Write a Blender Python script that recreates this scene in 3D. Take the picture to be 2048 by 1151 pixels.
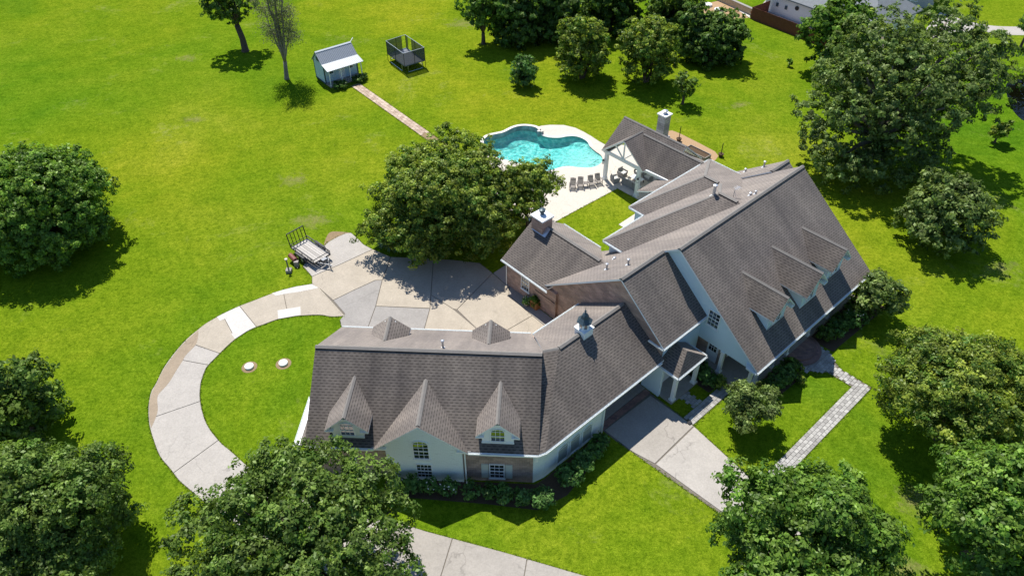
import bpy, math, random
import numpy as np
from mathutils import Vector, Matrix
from mathutils.geometry import tessellate_polygon

for _o in list(bpy.data.objects): bpy.data.objects.remove(_o)
SC = bpy.context.scene
COL = SC.collection
R = math.radians

# ---------------------------------------------------------------- camera, sky, sun, exposure
cam = bpy.data.cameras.new('drone_camera'); camo = bpy.data.objects.new('drone_camera', cam)
COL.objects.link(camo); camo.location = (0, 0, 44); camo.rotation_euler = (R(90-41.78), 0, 0)
cam.sensor_width = 36; cam.lens = 1468/2048*36; cam.clip_end = 4000; cam.clip_start = .5
SC.camera = camo
SUNV = Vector((-.2138, .541, 1.0)).normalized()          # towards the sun
w = bpy.data.worlds.new('World'); SC.world = w; w.use_nodes = True
nt = w.node_tree; bg = nt.nodes['Background']
sky = nt.nodes.new('ShaderNodeTexSky'); sky.sky_type = 'NISHITA'; sky.sun_disc = False
sky.sun_elevation = math.asin(SUNV.z); sky.sun_rotation = math.atan2(SUNV.x, SUNV.y)
sky.air_density = 1.0; sky.dust_density = .1; sky.ozone_density = 6.0
nt.links.new(sky.outputs[0], bg.inputs[0]); bg.inputs[1].default_value = .108
sl = bpy.data.lights.new('sun', 'SUN'); so = bpy.data.objects.new('sun', sl); COL.objects.link(so)
sl.energy = 5.0; sl.angle = R(.53); sl.color = (1, .95, .86)
so.rotation_euler = SUNV.to_track_quat('Z', 'Y').to_euler(); so.location = (0, 0, 80)
vs = SC.view_settings; vs.view_transform = 'Standard'; vs.look = 'None'; vs.exposure = 0.38; vs.gamma = 1
vs.use_curve_mapping = False
SC.render.resolution_x = 1024; SC.render.resolution_y = 575
SC.cycles.max_bounces = 6; SC.cycles.transparent_max_bounces = 12
SC.cycles.caustics_reflective = False; SC.cycles.caustics_refractive = False

# ---------------------------------------------------------------- frames of the house
AZ = R(47.8)
ua = Vector((math.sin(AZ), math.cos(AZ), 0)); ub = Vector((math.sin(AZ+R(90)), math.cos(AZ+R(90)), 0))
uc = Vector((math.sin(AZ+R(45)), math.cos(AZ+R(45)), 0)); ud = Vector((math.sin(AZ+R(135)), math.cos(AZ+R(135)), 0))
UZ = Vector((0, 0, 1))
def P(u, v, z=0.): return ua*u+ub*v+UZ*z          # main house frame
def Q(c, d, z=0.): return uc*c+ud*d+UZ*z          # garage frame (turned 45 degrees)
def W(x, y, z=0.): return Vector((x, y, z))

# ---------------------------------------------------------------- materials
MATS = {}
def newmat(name):
    m = bpy.data.materials.new(name); m.use_nodes = True; MATS[name] = m
    n = m.node_tree.nodes; b = n['Principled BSDF']
    return m, n, m.node_tree.links, b
def mixc(n, l, fac, a, b, mode='MIX'):
    x = n.new('ShaderNodeMix'); x.data_type = 'RGBA'; x.blend_type = mode
    for s, v in ((0, fac), (6, a), (7, b)):
        if hasattr(v, 'links'): l.new(v, x.inputs[s])
        elif s == 0: x.inputs[0].default_value = v
        else: x.inputs[s].default_value = (*v, 1)
    return x.outputs[2]
def noise(n, l, vec, scale, detail=3, rough=.55, dist=0):
    t = n.new('ShaderNodeTexNoise'); t.inputs['Scale'].default_value = scale
    t.inputs['Detail'].default_value = detail; t.inputs['Roughness'].default_value = rough
    t.inputs['Distortion'].default_value = dist
    if vec is not None: l.new(vec, t.inputs['Vector'])
    return t.outputs['Fac']
def ramp(n, l, fac, stops):
    r = n.new('ShaderNodeValToRGB'); e = r.color_ramp.elements
    while len(e) < len(stops): e.new(.5)
    for x, (p, c) in zip(e, stops): x.position = p; x.color = (*c, 1) if len(c) == 3 else c
    l.new(fac, r.inputs[0]); return r.outputs[0]
def divide(n, l, v, k):
    x = n.new('ShaderNodeMath'); x.operation = 'DIVIDE'; l.new(v, x.inputs[0]); x.inputs[1].default_value = k; return x.outputs[0]
def bump(n, l, b, h, strength=.3, dist=.02):
    x = n.new('ShaderNodeBump'); x.inputs['Strength'].default_value = strength; x.inputs['Distance'].default_value = dist
    l.new(h, x.inputs['Height']); l.new(x.outputs[0], b.inputs['Normal'])
def coords(n, kind='Object'):
    return n.new('ShaderNodeTexCoord').outputs[kind]
def geopos(n): return n.new('ShaderNodeNewGeometry').outputs['Position']
def simple(name, col, rough=.6, metal=0., var=.12, scale=6., spec=.3, bmp=0.):
    m, n, l, b = newmat(name)
    p = geopos(n); f = noise(n, l, p, scale, 4)
    c = mixc(n, l, f, tuple(max(0, x*(1-var)) for x in col), tuple(min(1, x*(1+var)) for x in col))
    l.new(c, b.inputs['Base Color']); b.inputs['Roughness'].default_value = rough; b.inputs['Metallic'].default_value = metal
    b.inputs['Specular IOR Level'].default_value = spec
    if bmp: bump(n, l, b, noise(n, l, p, scale*5, 4), bmp)
    return m
def bricktex(n, l, vec, w_, h_, mortar, c1, c2, cm, off=.5, bias=0., smooth=.1):
    t = n.new('ShaderNodeTexBrick'); l.new(vec, t.inputs['Vector']); t.inputs['Scale'].default_value = 1
    t.inputs['Brick Width'].default_value = w_; t.inputs['Row Height'].default_value = h_
    t.inputs['Mortar Size'].default_value = mortar; t.inputs['Mortar Smooth'].default_value = smooth
    t.inputs['Bias'].default_value = bias; t.offset = off
    t.inputs['Color1'].default_value = (*c1, 1); t.inputs['Color2'].default_value = (*c2, 1); t.inputs['Mortar'].default_value = (*cm, 1)
    return t
def m_shingle(name, a, bcol, dk):
    m, n, l, b = newmat(name); uv = coords(n, 'UV'); p = geopos(n)
    t = bricktex(n, l, uv, .31, .195, .0, a, bcol, dk, .5, 0, .1)
    t2 = bricktex(n, l, uv, .155, .195, .0, (0, 0, 0), (1, 1, 1), (0, 0, 0), .37)
    c = t.outputs['Color']
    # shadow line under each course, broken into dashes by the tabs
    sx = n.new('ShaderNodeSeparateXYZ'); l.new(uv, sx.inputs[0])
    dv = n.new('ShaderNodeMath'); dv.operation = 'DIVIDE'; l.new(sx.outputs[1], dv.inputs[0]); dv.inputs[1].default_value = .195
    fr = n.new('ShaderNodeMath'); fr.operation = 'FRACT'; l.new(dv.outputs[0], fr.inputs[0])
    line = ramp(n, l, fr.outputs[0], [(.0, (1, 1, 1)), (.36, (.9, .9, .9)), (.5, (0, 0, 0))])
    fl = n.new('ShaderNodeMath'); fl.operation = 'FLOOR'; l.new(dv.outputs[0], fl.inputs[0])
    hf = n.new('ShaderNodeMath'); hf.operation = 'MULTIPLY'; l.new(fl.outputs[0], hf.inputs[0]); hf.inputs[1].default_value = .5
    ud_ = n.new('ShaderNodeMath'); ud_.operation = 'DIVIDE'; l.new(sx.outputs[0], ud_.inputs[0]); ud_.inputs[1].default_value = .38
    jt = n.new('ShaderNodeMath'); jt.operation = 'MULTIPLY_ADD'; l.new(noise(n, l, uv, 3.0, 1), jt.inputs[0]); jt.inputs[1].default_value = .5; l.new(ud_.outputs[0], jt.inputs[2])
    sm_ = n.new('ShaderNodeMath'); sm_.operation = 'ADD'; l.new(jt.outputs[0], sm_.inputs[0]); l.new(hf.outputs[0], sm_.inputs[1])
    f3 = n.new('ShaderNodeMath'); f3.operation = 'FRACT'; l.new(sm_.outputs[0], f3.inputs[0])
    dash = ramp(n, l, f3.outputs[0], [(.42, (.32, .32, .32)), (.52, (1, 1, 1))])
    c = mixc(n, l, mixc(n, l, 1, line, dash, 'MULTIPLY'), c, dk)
    mp = n.new('ShaderNodeMapping'); mp.inputs['Scale'].default_value = (1.0, .10, 1); l.new(uv, mp.inputs[0])
    st = ramp(n, l, noise(n, l, mp.outputs[0], .7, 5, .62), [(.3, (.68, .67, .68)), (.7, (1.26, 1.23, 1.2))])
    c = mixc(n, l, 1, c, st, 'MULTIPLY')
    bl = ramp(n, l, noise(n, l, p, .35, 5, .6), [(.3, (.86, .85, .86)), (.7, (1.12, 1.10, 1.06))])
    c = mixc(n, l, 1, c, bl, 'MULTIPLY')
    # granule sheen painted into the base colour, brighter at low viewing angles
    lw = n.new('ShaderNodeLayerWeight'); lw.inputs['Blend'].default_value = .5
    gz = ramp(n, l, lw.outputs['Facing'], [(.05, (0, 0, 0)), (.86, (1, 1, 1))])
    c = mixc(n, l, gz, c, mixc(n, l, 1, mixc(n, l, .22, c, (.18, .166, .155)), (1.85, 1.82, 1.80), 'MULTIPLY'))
    l.new(c, b.inputs['Base Color']); b.inputs['Roughness'].default_value = .9; b.inputs['Specular IOR Level'].default_value = .2
    bump(n, l, b, line, -.35, .02)
    return m
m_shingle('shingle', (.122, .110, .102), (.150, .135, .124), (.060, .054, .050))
simple('ridge_cap', (.22, .205, .19), .9, 0, .2, 3, .2, .3)
def m_brick(name, c1, c2, cm, w_=.23, h_=.08, paint=None, mort=.012):
    m, n, l, b = newmat(name); uv = coords(n, 'UV'); p = geopos(n)
    t = bricktex(n, l, uv, w_, h_, mort, c1, c2, cm)
    sp = bricktex(n, l, uv, w_*2.5, h_*3, .0, (.72, .7, .7), (1.25, 1.2, 1.15), (1, 1, 1), .37)
    c = t.outputs['Color']
    if paint is None:
        c = mixc(n, l, .8, c, sp.outputs['Color'], 'MULTIPLY')
        c = mixc(n, l, 1, c, ramp(n, l, noise(n, l, p, 1.2, 4), [(.3, (.8, .8, .8)), (.7, (1.15, 1.12, 1.1))]), 'MULTIPLY')
    else:
        mp = n.new('ShaderNodeMapping'); mp.inputs['Scale'].default_value = (1.6, 9, 1); l.new(uv, mp.inputs[0])
        f = ramp(n, l, noise(n, l, mp.outputs[0], 1.0, 3, .5), [(.62, (0, 0, 0)), (.7, (1, 1, 1))])
        c = mixc(n, l, f, c, paint)
    l.new(c, b.inputs['Base Color']); b.inputs['Roughness'].default_value = .85
    bump(n, l, b, t.outputs['Fac'], -.5, .012)
m_brick('brick', (.40, .235, .18), (.285, .165, .13), (.46, .42, .37))
m_brick('brick_grey', (.37, .24, .20), (.26, .17, .145), (.42, .39, .35))
m_brick('brick_white', (.80, .87, .87), (.75, .82, .82), (.66, .73, .73), paint=(.56, .60, .60))
m_brick('brick_paving', (.34, .19, .16), (.24, .135, .12), (.20, .17, .16), .21, .075)
m_brick('stone_grey', (.42, .43, .46), (.32, .33, .36), (.25, .25, .26), .5, .28, None, .02)
simple('white_trim', (.80, .83, .83), .5, 0, .04, 2, .3)
simple('stucco', (.62, .76, .83), .85, 0, .05, 1.2, .2, .2)
simple('blind_grey', (.36, .40, .36), .6, 0, .08, 3)
simple('shutter_paint', (.55, .58, .53), .6, 0, .06, 3)
simple('metal_white', (.78, .80, .82), .35, .0, .05, 3, .5)
simple('galvanised', (.55, .57, .60), .35, .7, .1, 4)
simple('dark_metal', (.025, .026, .03), .45, .3, .2, 4)
simple('steel_grey', (.16, .17, .19), .4, .5, .2, 4)
simple('slate_blue', (.055, .085, .105), .4, .15, .15, 5)
simple('pond_mud', (.022, .028, .018), 1, 0, .3, 2, .05)
simple('rubber', (.02, .02, .02), .8, 0, .2, 8)
simple('bark', (.10, .078, .058), .95, 0, .4, 4, .1, .6)
simple('bark_pale', (.23, .20, .17), .95, 0, .35, 4, .1, .6)
simple('grey_wood', (.30, .27, .245), .85, 0, .3, 5)
simple('wood_box', (.42, .20, .075), .7, 0, .25, 6)
simple('terracotta', (.62, .58, .52), .8, 0, .1, 5)
simple('red_paint', (.21, .07, .06), .5, 0, .2, 4)
simple('outdoor_weave', (.30, .29, .28), .8, 0, .12, 6)
simple('chair_brown', (.24, .215, .195), .7, 0, .15, 5)
simple('cushion', (.62, .62, .60), .9, 0, .08, 5)
simple('mulch', (.40, .27, .16), 1, 0, .35, 9, .05, .8)
simple('dirt', (.26, .19, .115), 1, 0, .35, 5, .05, .8)
simple('soil_dark', (.105, .072, .048), 1, 0, .3, 9, .05, .8)
simple('shed_wall', (.52, .66, .72), .7, 0, .05, 2)
simple('shed_trim', (.045, .08, .10), .6, 0, .1, 3)
simple('fence_red', (.17, .055, .035), .85, 0, .22, 2)
simple('siding_grey', (.44, .46, .47), .8, 0, .06, 2)
simple('neighbour_wall', (.72, .71, .70), .85, 0, .05, 1)
simple('neighbour_roof', (.22, .235, .25), .9, 0, .25, 2.5, .1, .4)
simple('limestone', (.52, .42, .29), .9, 0, .2, 3, .1, .4)
simple('lid_white', (.78, .80, .80), .5, 0, .05, 2)
simple('flower_white', (.8, .8, .76), .8, 0, .1, 5)
def m_concrete(name, col, stain=.32, grain=.1):
    m, n, l, b = newmat(name); p = geopos(n)
    c = mixc(n, l, noise(n, l, p, .6, 6, .68), tuple(x*(1-stain) for x in col), tuple(min(1, x*(1+stain*.45)) for x in col))
    g = ramp(n, l, noise(n, l, p, 9, 5, .7), [(.3, (1-grain*1.6,)*3), (.7, (1+grain,)*3)])
    c = mixc(n, l, 1, c, g, 'MULTIPLY')
    # dark blotches and hairline cracks
    bl = ramp(n, l, noise(n, l, p, 1.7, 6, .72, .6), [(.60, (0, 0, 0)), (.78, (1, 1, 1))])
    c = mixc(n, l, mixc(n, l, .45, (0, 0, 0), bl), c, tuple(x*.5 for x in col))
    v = n.new('ShaderNodeTexVoronoi'); v.feature = 'DISTANCE_TO_EDGE'; v.inputs['Scale'].default_value = .16
    mpn = n.new('ShaderNodeTexNoise'); mpn.inputs['Scale'].default_value = .8; mpn.inputs['Detail'].default_value = 4; l.new(p, mpn.inputs['Vector'])
    va = n.new('ShaderNodeVectorMath'); va.operation = 'MULTIPLY_ADD'; l.new(mpn.outputs['Color'], va.inputs[0]); va.inputs[1].default_value = (2.2, 2.2, 0); l.new(p, va.inputs[2])
    l.new(va.outputs[0], v.inputs['Vector'])
    ck = ramp(n, l, v.outputs['Distance'], [(.0, (1, 1, 1)), (.006, (0, 0, 0))])
    msk = ramp(n, l, noise(n, l, p, .22, 2), [(.45, (0, 0, 0)), (.58, (.62, .62, .62))])
    c = mixc(n, l, mixc(n, l, 1, ck, msk, 'MULTIPLY'), c, tuple(x*.42 for x in col))
    l.new(c, b.inputs['Base Color']); b.inputs['Roughness'].default_value = .88; b.inputs['Specular IOR Level'].default_value = .25
    bump(n, l, b, noise(n, l, p, 30, 4), .15)
m_concrete('concrete_beige', (.455, .40, .325)); m_concrete('concrete_grey', (.345, .325, .305)); m_concrete('concrete_light', (.445, .415, .38), .28)
m_concrete('concrete_white', (.57, .545, .51), .12); m_concrete('concrete_patio', (.60, .545, .475), .14)
m_concrete('concrete_stain', (.35, .28, .205), .35); m_concrete('concrete_dim', (.385, .355, .32), .3)
simple('joint', (.17, .15, .125), 1, 0, .3, 4)
def m_paver(name, a, b2):
    m, n, l, b = newmat(name); oi = n.new('ShaderNodeObjectInfo'); p = geopos(n)
    c = mixc(n, l, oi.outputs['Random'], a, b2)
    c = mixc(n, l, 1, c, ramp(n, l, noise(n, l, p, 6, 5), [(.3, (.82, .82, .82)), (.7, (1.12, 1.12, 1.12))]), 'MULTIPLY')
    l.new(c, b.inputs['Base Color']); b.inputs['Roughness'].default_value = .85
m_paver('paver', (.27, .26, .25), (.45, .44, .42)); m_paver('flag_paver', (.36, .26, .19), (.56, .45, .35)); m_paver('plank', (.36, .335, .305), (.55, .515, .475))
def m_lawn():
    m, n, l, b = newmat('lawn'); p = geopos(n)
    big = noise(n, l, p, .045, 5, .62, .5); huge = noise(n, l, p, .017, 3, .5, .3); mid = noise(n, l, p, .42, 6, .68); fine = noise(n, l, p, 4.5, 4, .75); vf = noise(n, l, p, 15, 3, .8)
    c = ramp(n, l, big, [(.30, (.076, .156, .006)), (.46, (.116, .190, .006)), (.58, (.146, .208, .008)), (.72, (.188, .236, .014))])
    c = mixc(n, l, 1, c, ramp(n, l, huge, [(.36, (.74, .90, .9)), (.64, (1.32, 1.10, 1.1))]), 'MULTIPLY')
    c = mixc(n, l, 1, c, ramp(n, l, mid, [(.30, (.78, .84, .8)), (.5, (1, 1, 1)), (.70, (1.22, 1.12, 1.3))]), 'MULTIPLY')
    c = mixc(n, l, 1, c, ramp(n, l, noise(n, l, p, 1.7, 5, .7), [(.32, (.68, .74, .7)), (.5, (1, 1, 1)), (.68, (1.28, 1.18, 1.5))]), 'MULTIPLY')
    c = mixc(n, l, 1, c, ramp(n, l, fine, [(.30, (.55, .60, .55)), (.5, (1, 1, 1)), (.72, (1.5, 1.36, 1.8))]), 'MULTIPLY')
    c = mixc(n, l, 1, c, ramp(n, l, vf, [(.32, (.5, .55, .5)), (.68, (1.55, 1.46, 1.8))]), 'MULTIPLY')
    # thin straw-coloured dry patches and weeds
    dry = ramp(n, l, noise(n, l, p, .11, 6, .72, .6), [(.58, (0, 0, 0)), (.72, (1, 1, 1))])
    dry2 = mixc(n, l, 1, dry, ramp(n, l, noise(n, l, p, 1.6, 6, .75), [(.42, (0, 0, 0)), (.66, (1, 1, 1))]), 'MULTIPLY')
    c = mixc(n, l, mixc(n, l, .6, (0, 0, 0), dry2), c, (.33, .31, .12))
    wd = ramp(n, l, noise(n, l, p, .75, 5, .8, .3), [(.66, (0, 0, 0)), (.74, (1, 1, 1))])
    c = mixc(n, l, mixc(n, l, .45, (0, 0, 0), wd), c, (.045, .105, .012))
    l.new(c, b.inputs['Base Color']); b.inputs['Roughness'].default_value = 1; b.inputs['Specular IOR Level'].default_value = .0
    bump(n, l, b, fine, .6, .07)
m_lawn()
def m_leaf(name, a, bb, tr=.35):
    m = bpy.data.materials.new(name); m.use_nodes = True; MATS[name] = m
    n = m.node_tree.nodes; l = m.node_tree.links; n.remove(n['Principled BSDF'])
    at_ = n.new('ShaderNodeAttribute'); at_.attribute_name = 'tint'
    sep = n.new('ShaderNodeSeparateColor'); l.new(at_.outputs['Color'], sep.inputs[0])
    c = mixc(n, l, sep.outputs[0], a, bb)
    sc = n.new('ShaderNodeMapRange'); l.new(sep.outputs[1], sc.inputs[0]); sc.inputs[3].default_value = .40; sc.inputs[4].default_value = 1.75
    comb = n.new('ShaderNodeCombineColor')
    for i in range(3): l.new(sc.outputs[0], comb.inputs[i])
    c = mixc(n, l, 1, c, comb.outputs[0], 'MULTIPLY')
    d = n.new('ShaderNodeBsdfDiffuse'); t = n.new('ShaderNodeBsdfTranslucent'); g = n.new('ShaderNodeBsdfGlossy'); g.inputs['Roughness'].default_value = .42
    l.new(c, d.inputs[0])
    tc = mixc(n, l, 1, c, (1.25, 1.3, .7), 'MULTIPLY'); l.new(tc, t.inputs[0])
    s = n.new('ShaderNodeMixShader'); s.inputs[0].default_value = tr; l.new(d.outputs[0], s.inputs[1]); l.new(t.outputs[0], s.inputs[2])
    s2 = n.new('ShaderNodeMixShader'); s2.inputs[0].default_value = .03; g.inputs[0].default_value = (.5, .6, .4, 1)
    l.new(s.outputs[0], s2.inputs[1]); l.new(g.outputs[0], s2.inputs[2])
    l.new(s2.outputs[0], n['Material Output'].inputs[0])
m_leaf('leaf_oak', (.070, .140, .024), (.215, .300, .062), .46)
m_leaf('leaf_yellow', (.062, .145, .024), (.350, .400, .060), .46)
m_leaf('leaf_bright', (.075, .170, .024), (.235, .360, .058), .46)
m_leaf('leaf_dark', (.050, .115, .022), (.155, .240, .048), .44)
m_leaf('leaf_grey', (.085, .150, .036), (.250, .315, .095), .46)
m_leaf('leaf_dry', (.13, .15, .075), (.27, .27, .16), .35)
m_leaf('leaf_shrub', (.070, .165, .042), (.185, .315, .090), .46)
m_leaf('leaf_grass', (.105, .185, .010), (.240, .300, .030), .4)
def m_glass():
    m, n, l, b = newmat('window_glass'); b.inputs['Base Color'].default_value = (.02, .026, .03, 1)
    b.inputs['Roughness'].default_value = .05; b.inputs['Specular IOR Level'].default_value = 1.0; b.inputs['IOR'].default_value = 2.2
m_glass()
def m_screen():   # woven safety net: see-through mesh
    m = bpy.data.materials.new('net'); m.use_nodes = True; MATS['net'] = m; n = m.node_tree.nodes; l = m.node_tree.links
    d = n['Principled BSDF']; d.inputs['Base Color'].default_value = (.03, .045, .07, 1); d.inputs['Roughness'].default_value = .8
    t = n.new('ShaderNodeBsdfTransparent'); s = n.new('ShaderNodeMixShader'); s.inputs[0].default_value = .80
    l.new(t.outputs[0], s.inputs[1]); l.new(d.outputs[0], s.inputs[2]); l.new(s.outputs[0], n['Material Output'].inputs[0])
m_screen()
def m_water(name, tint, scale, strength, fres=1.33):
    m = bpy.data.materials.new(name); m.use_nodes = True; MATS[name] = m; n = m.node_tree.nodes; l = m.node_tree.links
    n.remove(n['Principled BSDF']); p = geopos(n)
    nz = noise(n, l, p, scale, 2, .5, .6); bp = n.new('ShaderNodeBump'); bp.inputs['Strength'].default_value = strength; bp.inputs['Distance'].default_value = .3
    l.new(nz, bp.inputs['Height'])
    g = n.new('ShaderNodeBsdfGlossy'); g.inputs['Roughness'].default_value = .05; l.new(bp.outputs[0], g.inputs['Normal'])
    t = n.new('ShaderNodeBsdfTransparent'); t.inputs[0].default_value = (*tint, 1)
    f = n.new('ShaderNodeFresnel'); f.inputs[0].default_value = fres; l.new(bp.outputs[0], f.inputs['Normal'])
    s = n.new('ShaderNodeMixShader'); l.new(f.outputs[0], s.inputs[0]); l.new(t.outputs[0], s.inputs[1]); l.new(g.outputs[0], s.inputs[2])
    l.new(s.outputs[0], n['Material Output'].inputs[0])
m_water('pool_water', (.60, .96, .95), 3.2, .9); m_water('pond_water', (.35, .33, .25), 1.2, .35)
def m_plaster():
    m, n, l, b = newmat('pool_plaster'); p = geopos(n)
    wv = n.new('ShaderNodeVectorMath'); wv.operation = 'MULTIPLY_ADD'; nz = n.new('ShaderNodeTexNoise'); nz.inputs['Scale'].default_value = 1.6; l.new(p, nz.inputs['Vector']); l.new(nz.outputs['Color'], wv.inputs[0]); wv.inputs[1].default_value = (.7, .7, 0); l.new(p, wv.inputs[2])
    v = n.new('ShaderNodeTexVoronoi'); v.inputs['Scale'].default_value = 2.3; v.feature = 'F1'; l.new(wv.outputs[0], v.inputs['Vector'])
    c = ramp(n, l, v.outputs['Distance'], [(.15, (.19, .58, .57)), (.5, (.34, .70, .68)), (.72, (.62, .85, .82))])  # bright ripple net of refracted sunlight painted into the plaster colour
    dd = n.new('ShaderNodeVectorMath'); dd.operation = 'DISTANCE'; l.new(p, dd.inputs[0]); dd.inputs[1].default_value = (*(9.81,70.46), -.1)   # shallow-water brightness painted into the plaster, paler towards the beach
    c = mixc(n, l, ramp(n, l, divide(n, l, dd.outputs['Value'], 7.0), [(.18, (1, 1, 1)), (.75, (0, 0, 0))]), c, (.74, .84, .80))
    l.new(c, b.inputs['Base Color']); b.inputs['Roughness'].default_value = .8
m_plaster()
simple('pool_tile', (.10, .30, .30), .3, 0, .3, 7, .5)
simple('coping', (.70, .66, .60), .8, 0, .1, 3)
def m_corrugated():
    m, n, l, b = newmat('corrugated'); b.inputs['Base Color'].default_value = (.34, .37, .41, 1); b.inputs['Roughness'].default_value = .5; b.inputs['Metallic'].default_value = .2
m_corrugated()

# ---------------------------------------------------------------- mesh helpers
ORG = {}
def uvmap(me):
    uvl = me.uv_layers.new(name='UVMap'); d = uvl.data
    vsx = me.vertices
    for p in me.polygons:
        nrm = p.normal
        if abs(nrm.z) > .999: e = Vector((1, 0, 0)); s = Vector((0, 1, 0))
        else:
            e = UZ.cross(nrm).normalized(); s = nrm.cross(e)
        for li in p.loop_indices:
            co = vsx[me.loops[li].vertex_index].co
            d[li].uv = (co.dot(e), co.dot(s))
def thing(name, label, cat, loc=(0, 0, 0), group=None, rz=0.):
    o = bpy.data.objects.new(name, None); COL.objects.link(o); o.empty_display_size = .3
    o.location = loc; o.rotation_euler = (0, 0, rz); o['label'] = label; o['category'] = cat
    if group: o['group'] = group
    ORG[o.name] = Vector(loc); return o
def tag(o, label, cat, group=None):
    o['label'] = label; o['category'] = cat
    if group: o['group'] = group
    return o
class MB:
    def __init__(s): s.v = []; s.f = []; s.m = []
    def add(s, vs_, fs, mi=0):
        b = len(s.v); s.v += [Vector(x) for x in vs_]; s.f += [tuple(i+b for i in f) for f in fs]; s.m += [mi]*len(fs); return s
    def box(s, F, a0, a1, b0, b1, z0, z1, mi=0):
        vs_ = [F(a0, b0, z0), F(a1, b0, z0), F(a1, b1, z0), F(a0, b1, z0), F(a0, b0, z1), F(a1, b0, z1), F(a1, b1, z1), F(a0, b1, z1)]
        return s.add(vs_, fixw(vs_, [(3, 2, 1, 0), (4, 5, 6, 7), (0, 1, 5, 4), (1, 2, 6, 5), (2, 3, 7, 6), (3, 0, 4, 7)]), mi)
    def bar(s, p, q, a, b=None, mi=0, up=UZ):      # rectangular bar between two points
        p = Vector(p); q = Vector(q); b = b or a; d = (q-p).normalized()
        x = d.cross(up)
        if x.length < 1e-4: x = d.cross(Vector((1, 0, 0)))
        x.normalize(); y = x.cross(d)
        vs_ = [r+x*(sx*a/2)+y*(sy*b/2) for r in (p, q) for sx, sy in ((-1, -1), (1, -1), (1, 1), (-1, 1))]
        return s.add(vs_, fixw(vs_, [(3, 2, 1, 0), (4, 5, 6, 7), (0, 1, 5, 4), (1, 2, 6, 5), (2, 3, 7, 6), (3, 0, 4, 7)]), mi)
    def tube(s, pts, rad, n=8, mi=0, cap=True):
        rings = []; vs_ = []; pts = [Vector(p) for p in pts]
        for i, p in enumerate(pts):
            d = (pts[min(i+1, len(pts)-1)]-pts[max(i-1, 0)]).normalized()
            x = d.cross(Vector((.31, .17, .93))).normalized(); y = d.cross(x); r = rad[i] if isinstance(rad, (list, tuple)) else rad
            vs_ += [p+x*(r*math.cos(2*math.pi*k/n))+y*(r*math.sin(2*math.pi*k/n)) for k in range(n)]
        fs = [(i*n+k, i*n+(k+1) % n, (i+1)*n+(k+1) % n, (i+1)*n+k) for i in range(len(pts)-1) for k in range(n)]
        if cap: fs += [tuple(range(n))[::-1], tuple((len(pts)-1)*n+k for k in range(n))]
        return s.add(vs_, fs, mi)
    def lathe(s, o, prof, n=12, mi=0):             # profile of (radius, z)
        o = Vector(o); vs_ = [o+Vector((r*math.cos(2*math.pi*k/n), r*math.sin(2*math.pi*k/n), z)) for r, z in prof for k in range(n)]
        fs = [(i*n+k, i*n+(k+1) % n, (i+1)*n+(k+1) % n, (i+1)*n+k) for i in range(len(prof)-1) for k in range(n)]
        fs += [tuple(range(n))[::-1], tuple((len(prof)-1)*n+k for k in range(n))]
        return s.add(vs_, fs, mi)
    def slab(s, top, t, mi_top=0, mi_side=0, down=None):   # polygon with thickness t below it
        top = [Vector(p) for p in top]; n = len(top); down = down or UZ*(-t)
        nrm = Vector((0, 0, 0))
        for i in range(n): nrm += top[i].cross(top[(i+1) % n])
        if nrm.dot(down) > 0: top = top[::-1]
        b = len(s.v); s.v += top+[p+down for p in top]
        s.f.append(tuple(b+i for i in range(n))); s.m.append(mi_top)
        s.f.append(tuple(b+n+i for i in range(n))[::-1]); s.m.append(mi_side)
        for i in range(n):
            j = (i+1) % n; s.f.append((b+j, b+i, b+n+i, b+n+j)); s.m.append(mi_side)
        return s
    def obj(s, name, mats, parent=None, smooth=False, kind=None, uv=True):
        org = Vector((0, 0, 0))
        if parent is not None: org = ORG.get(parent.name, org)
        me = bpy.data.meshes.new(name); me.from_pydata([v-org for v in s.v], [], s.f)
        if isinstance(mats, str): mats = ['ridge_cap', 'dark_metal'] if mats == 'ridge_cap' else [mats]
        for m in mats: me.materials.append(MATS[m])
        if len(mats) > 1: me.polygons.foreach_set('material_index', s.m)
        me.update()
        if smooth: me.polygons.foreach_set('use_smooth', [True]*len(me.polygons))
        if uv: uvmap(me)
        o = bpy.data.objects.new(name, me); COL.objects.link(o)
        if parent is not None: o.parent = parent
        ORG[o.name] = org
        if kind: o['kind'] = kind
        return o
def fixw(vs_, fs):
    c = sum(vs_, Vector((0, 0, 0)))/len(vs_); out = []
    for f in fs:
        a, b_, d = vs_[f[0]], vs_[f[1]], vs_[f[2]]; nn = (b_-a).cross(d-a); m = sum((vs_[i] for i in f), Vector((0, 0, 0)))/len(f)
        out.append(f if nn.dot(m-c) > 0 else f[::-1])
    return out
def copy_tree(o, parent=None):
    c = o.copy(); COL.objects.link(c); c.parent = parent; ORG[c.name] = ORG.get(o.name, Vector((0, 0, 0)))
    for ch in list(o.children): copy_tree(ch, c)
    return c
def flat(name, outer, holes, z, mat, parent=None, kind=None):
    polys = [[Vector((*p[:2], z)) for p in q] for q in [outer]+holes]
    tris = tessellate_polygon(polys); vs_ = [p for q in polys for p in q]
    m = MB(); fs = []
    for t in tris:
        a, b_, c = (vs_[i] for i in t); fs.append(tuple(t) if (b_-a).cross(c-a).z > 0 else tuple(t)[::-1])
    m.add(vs_, fs); return m.obj(name, mat, parent, kind=kind)
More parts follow.
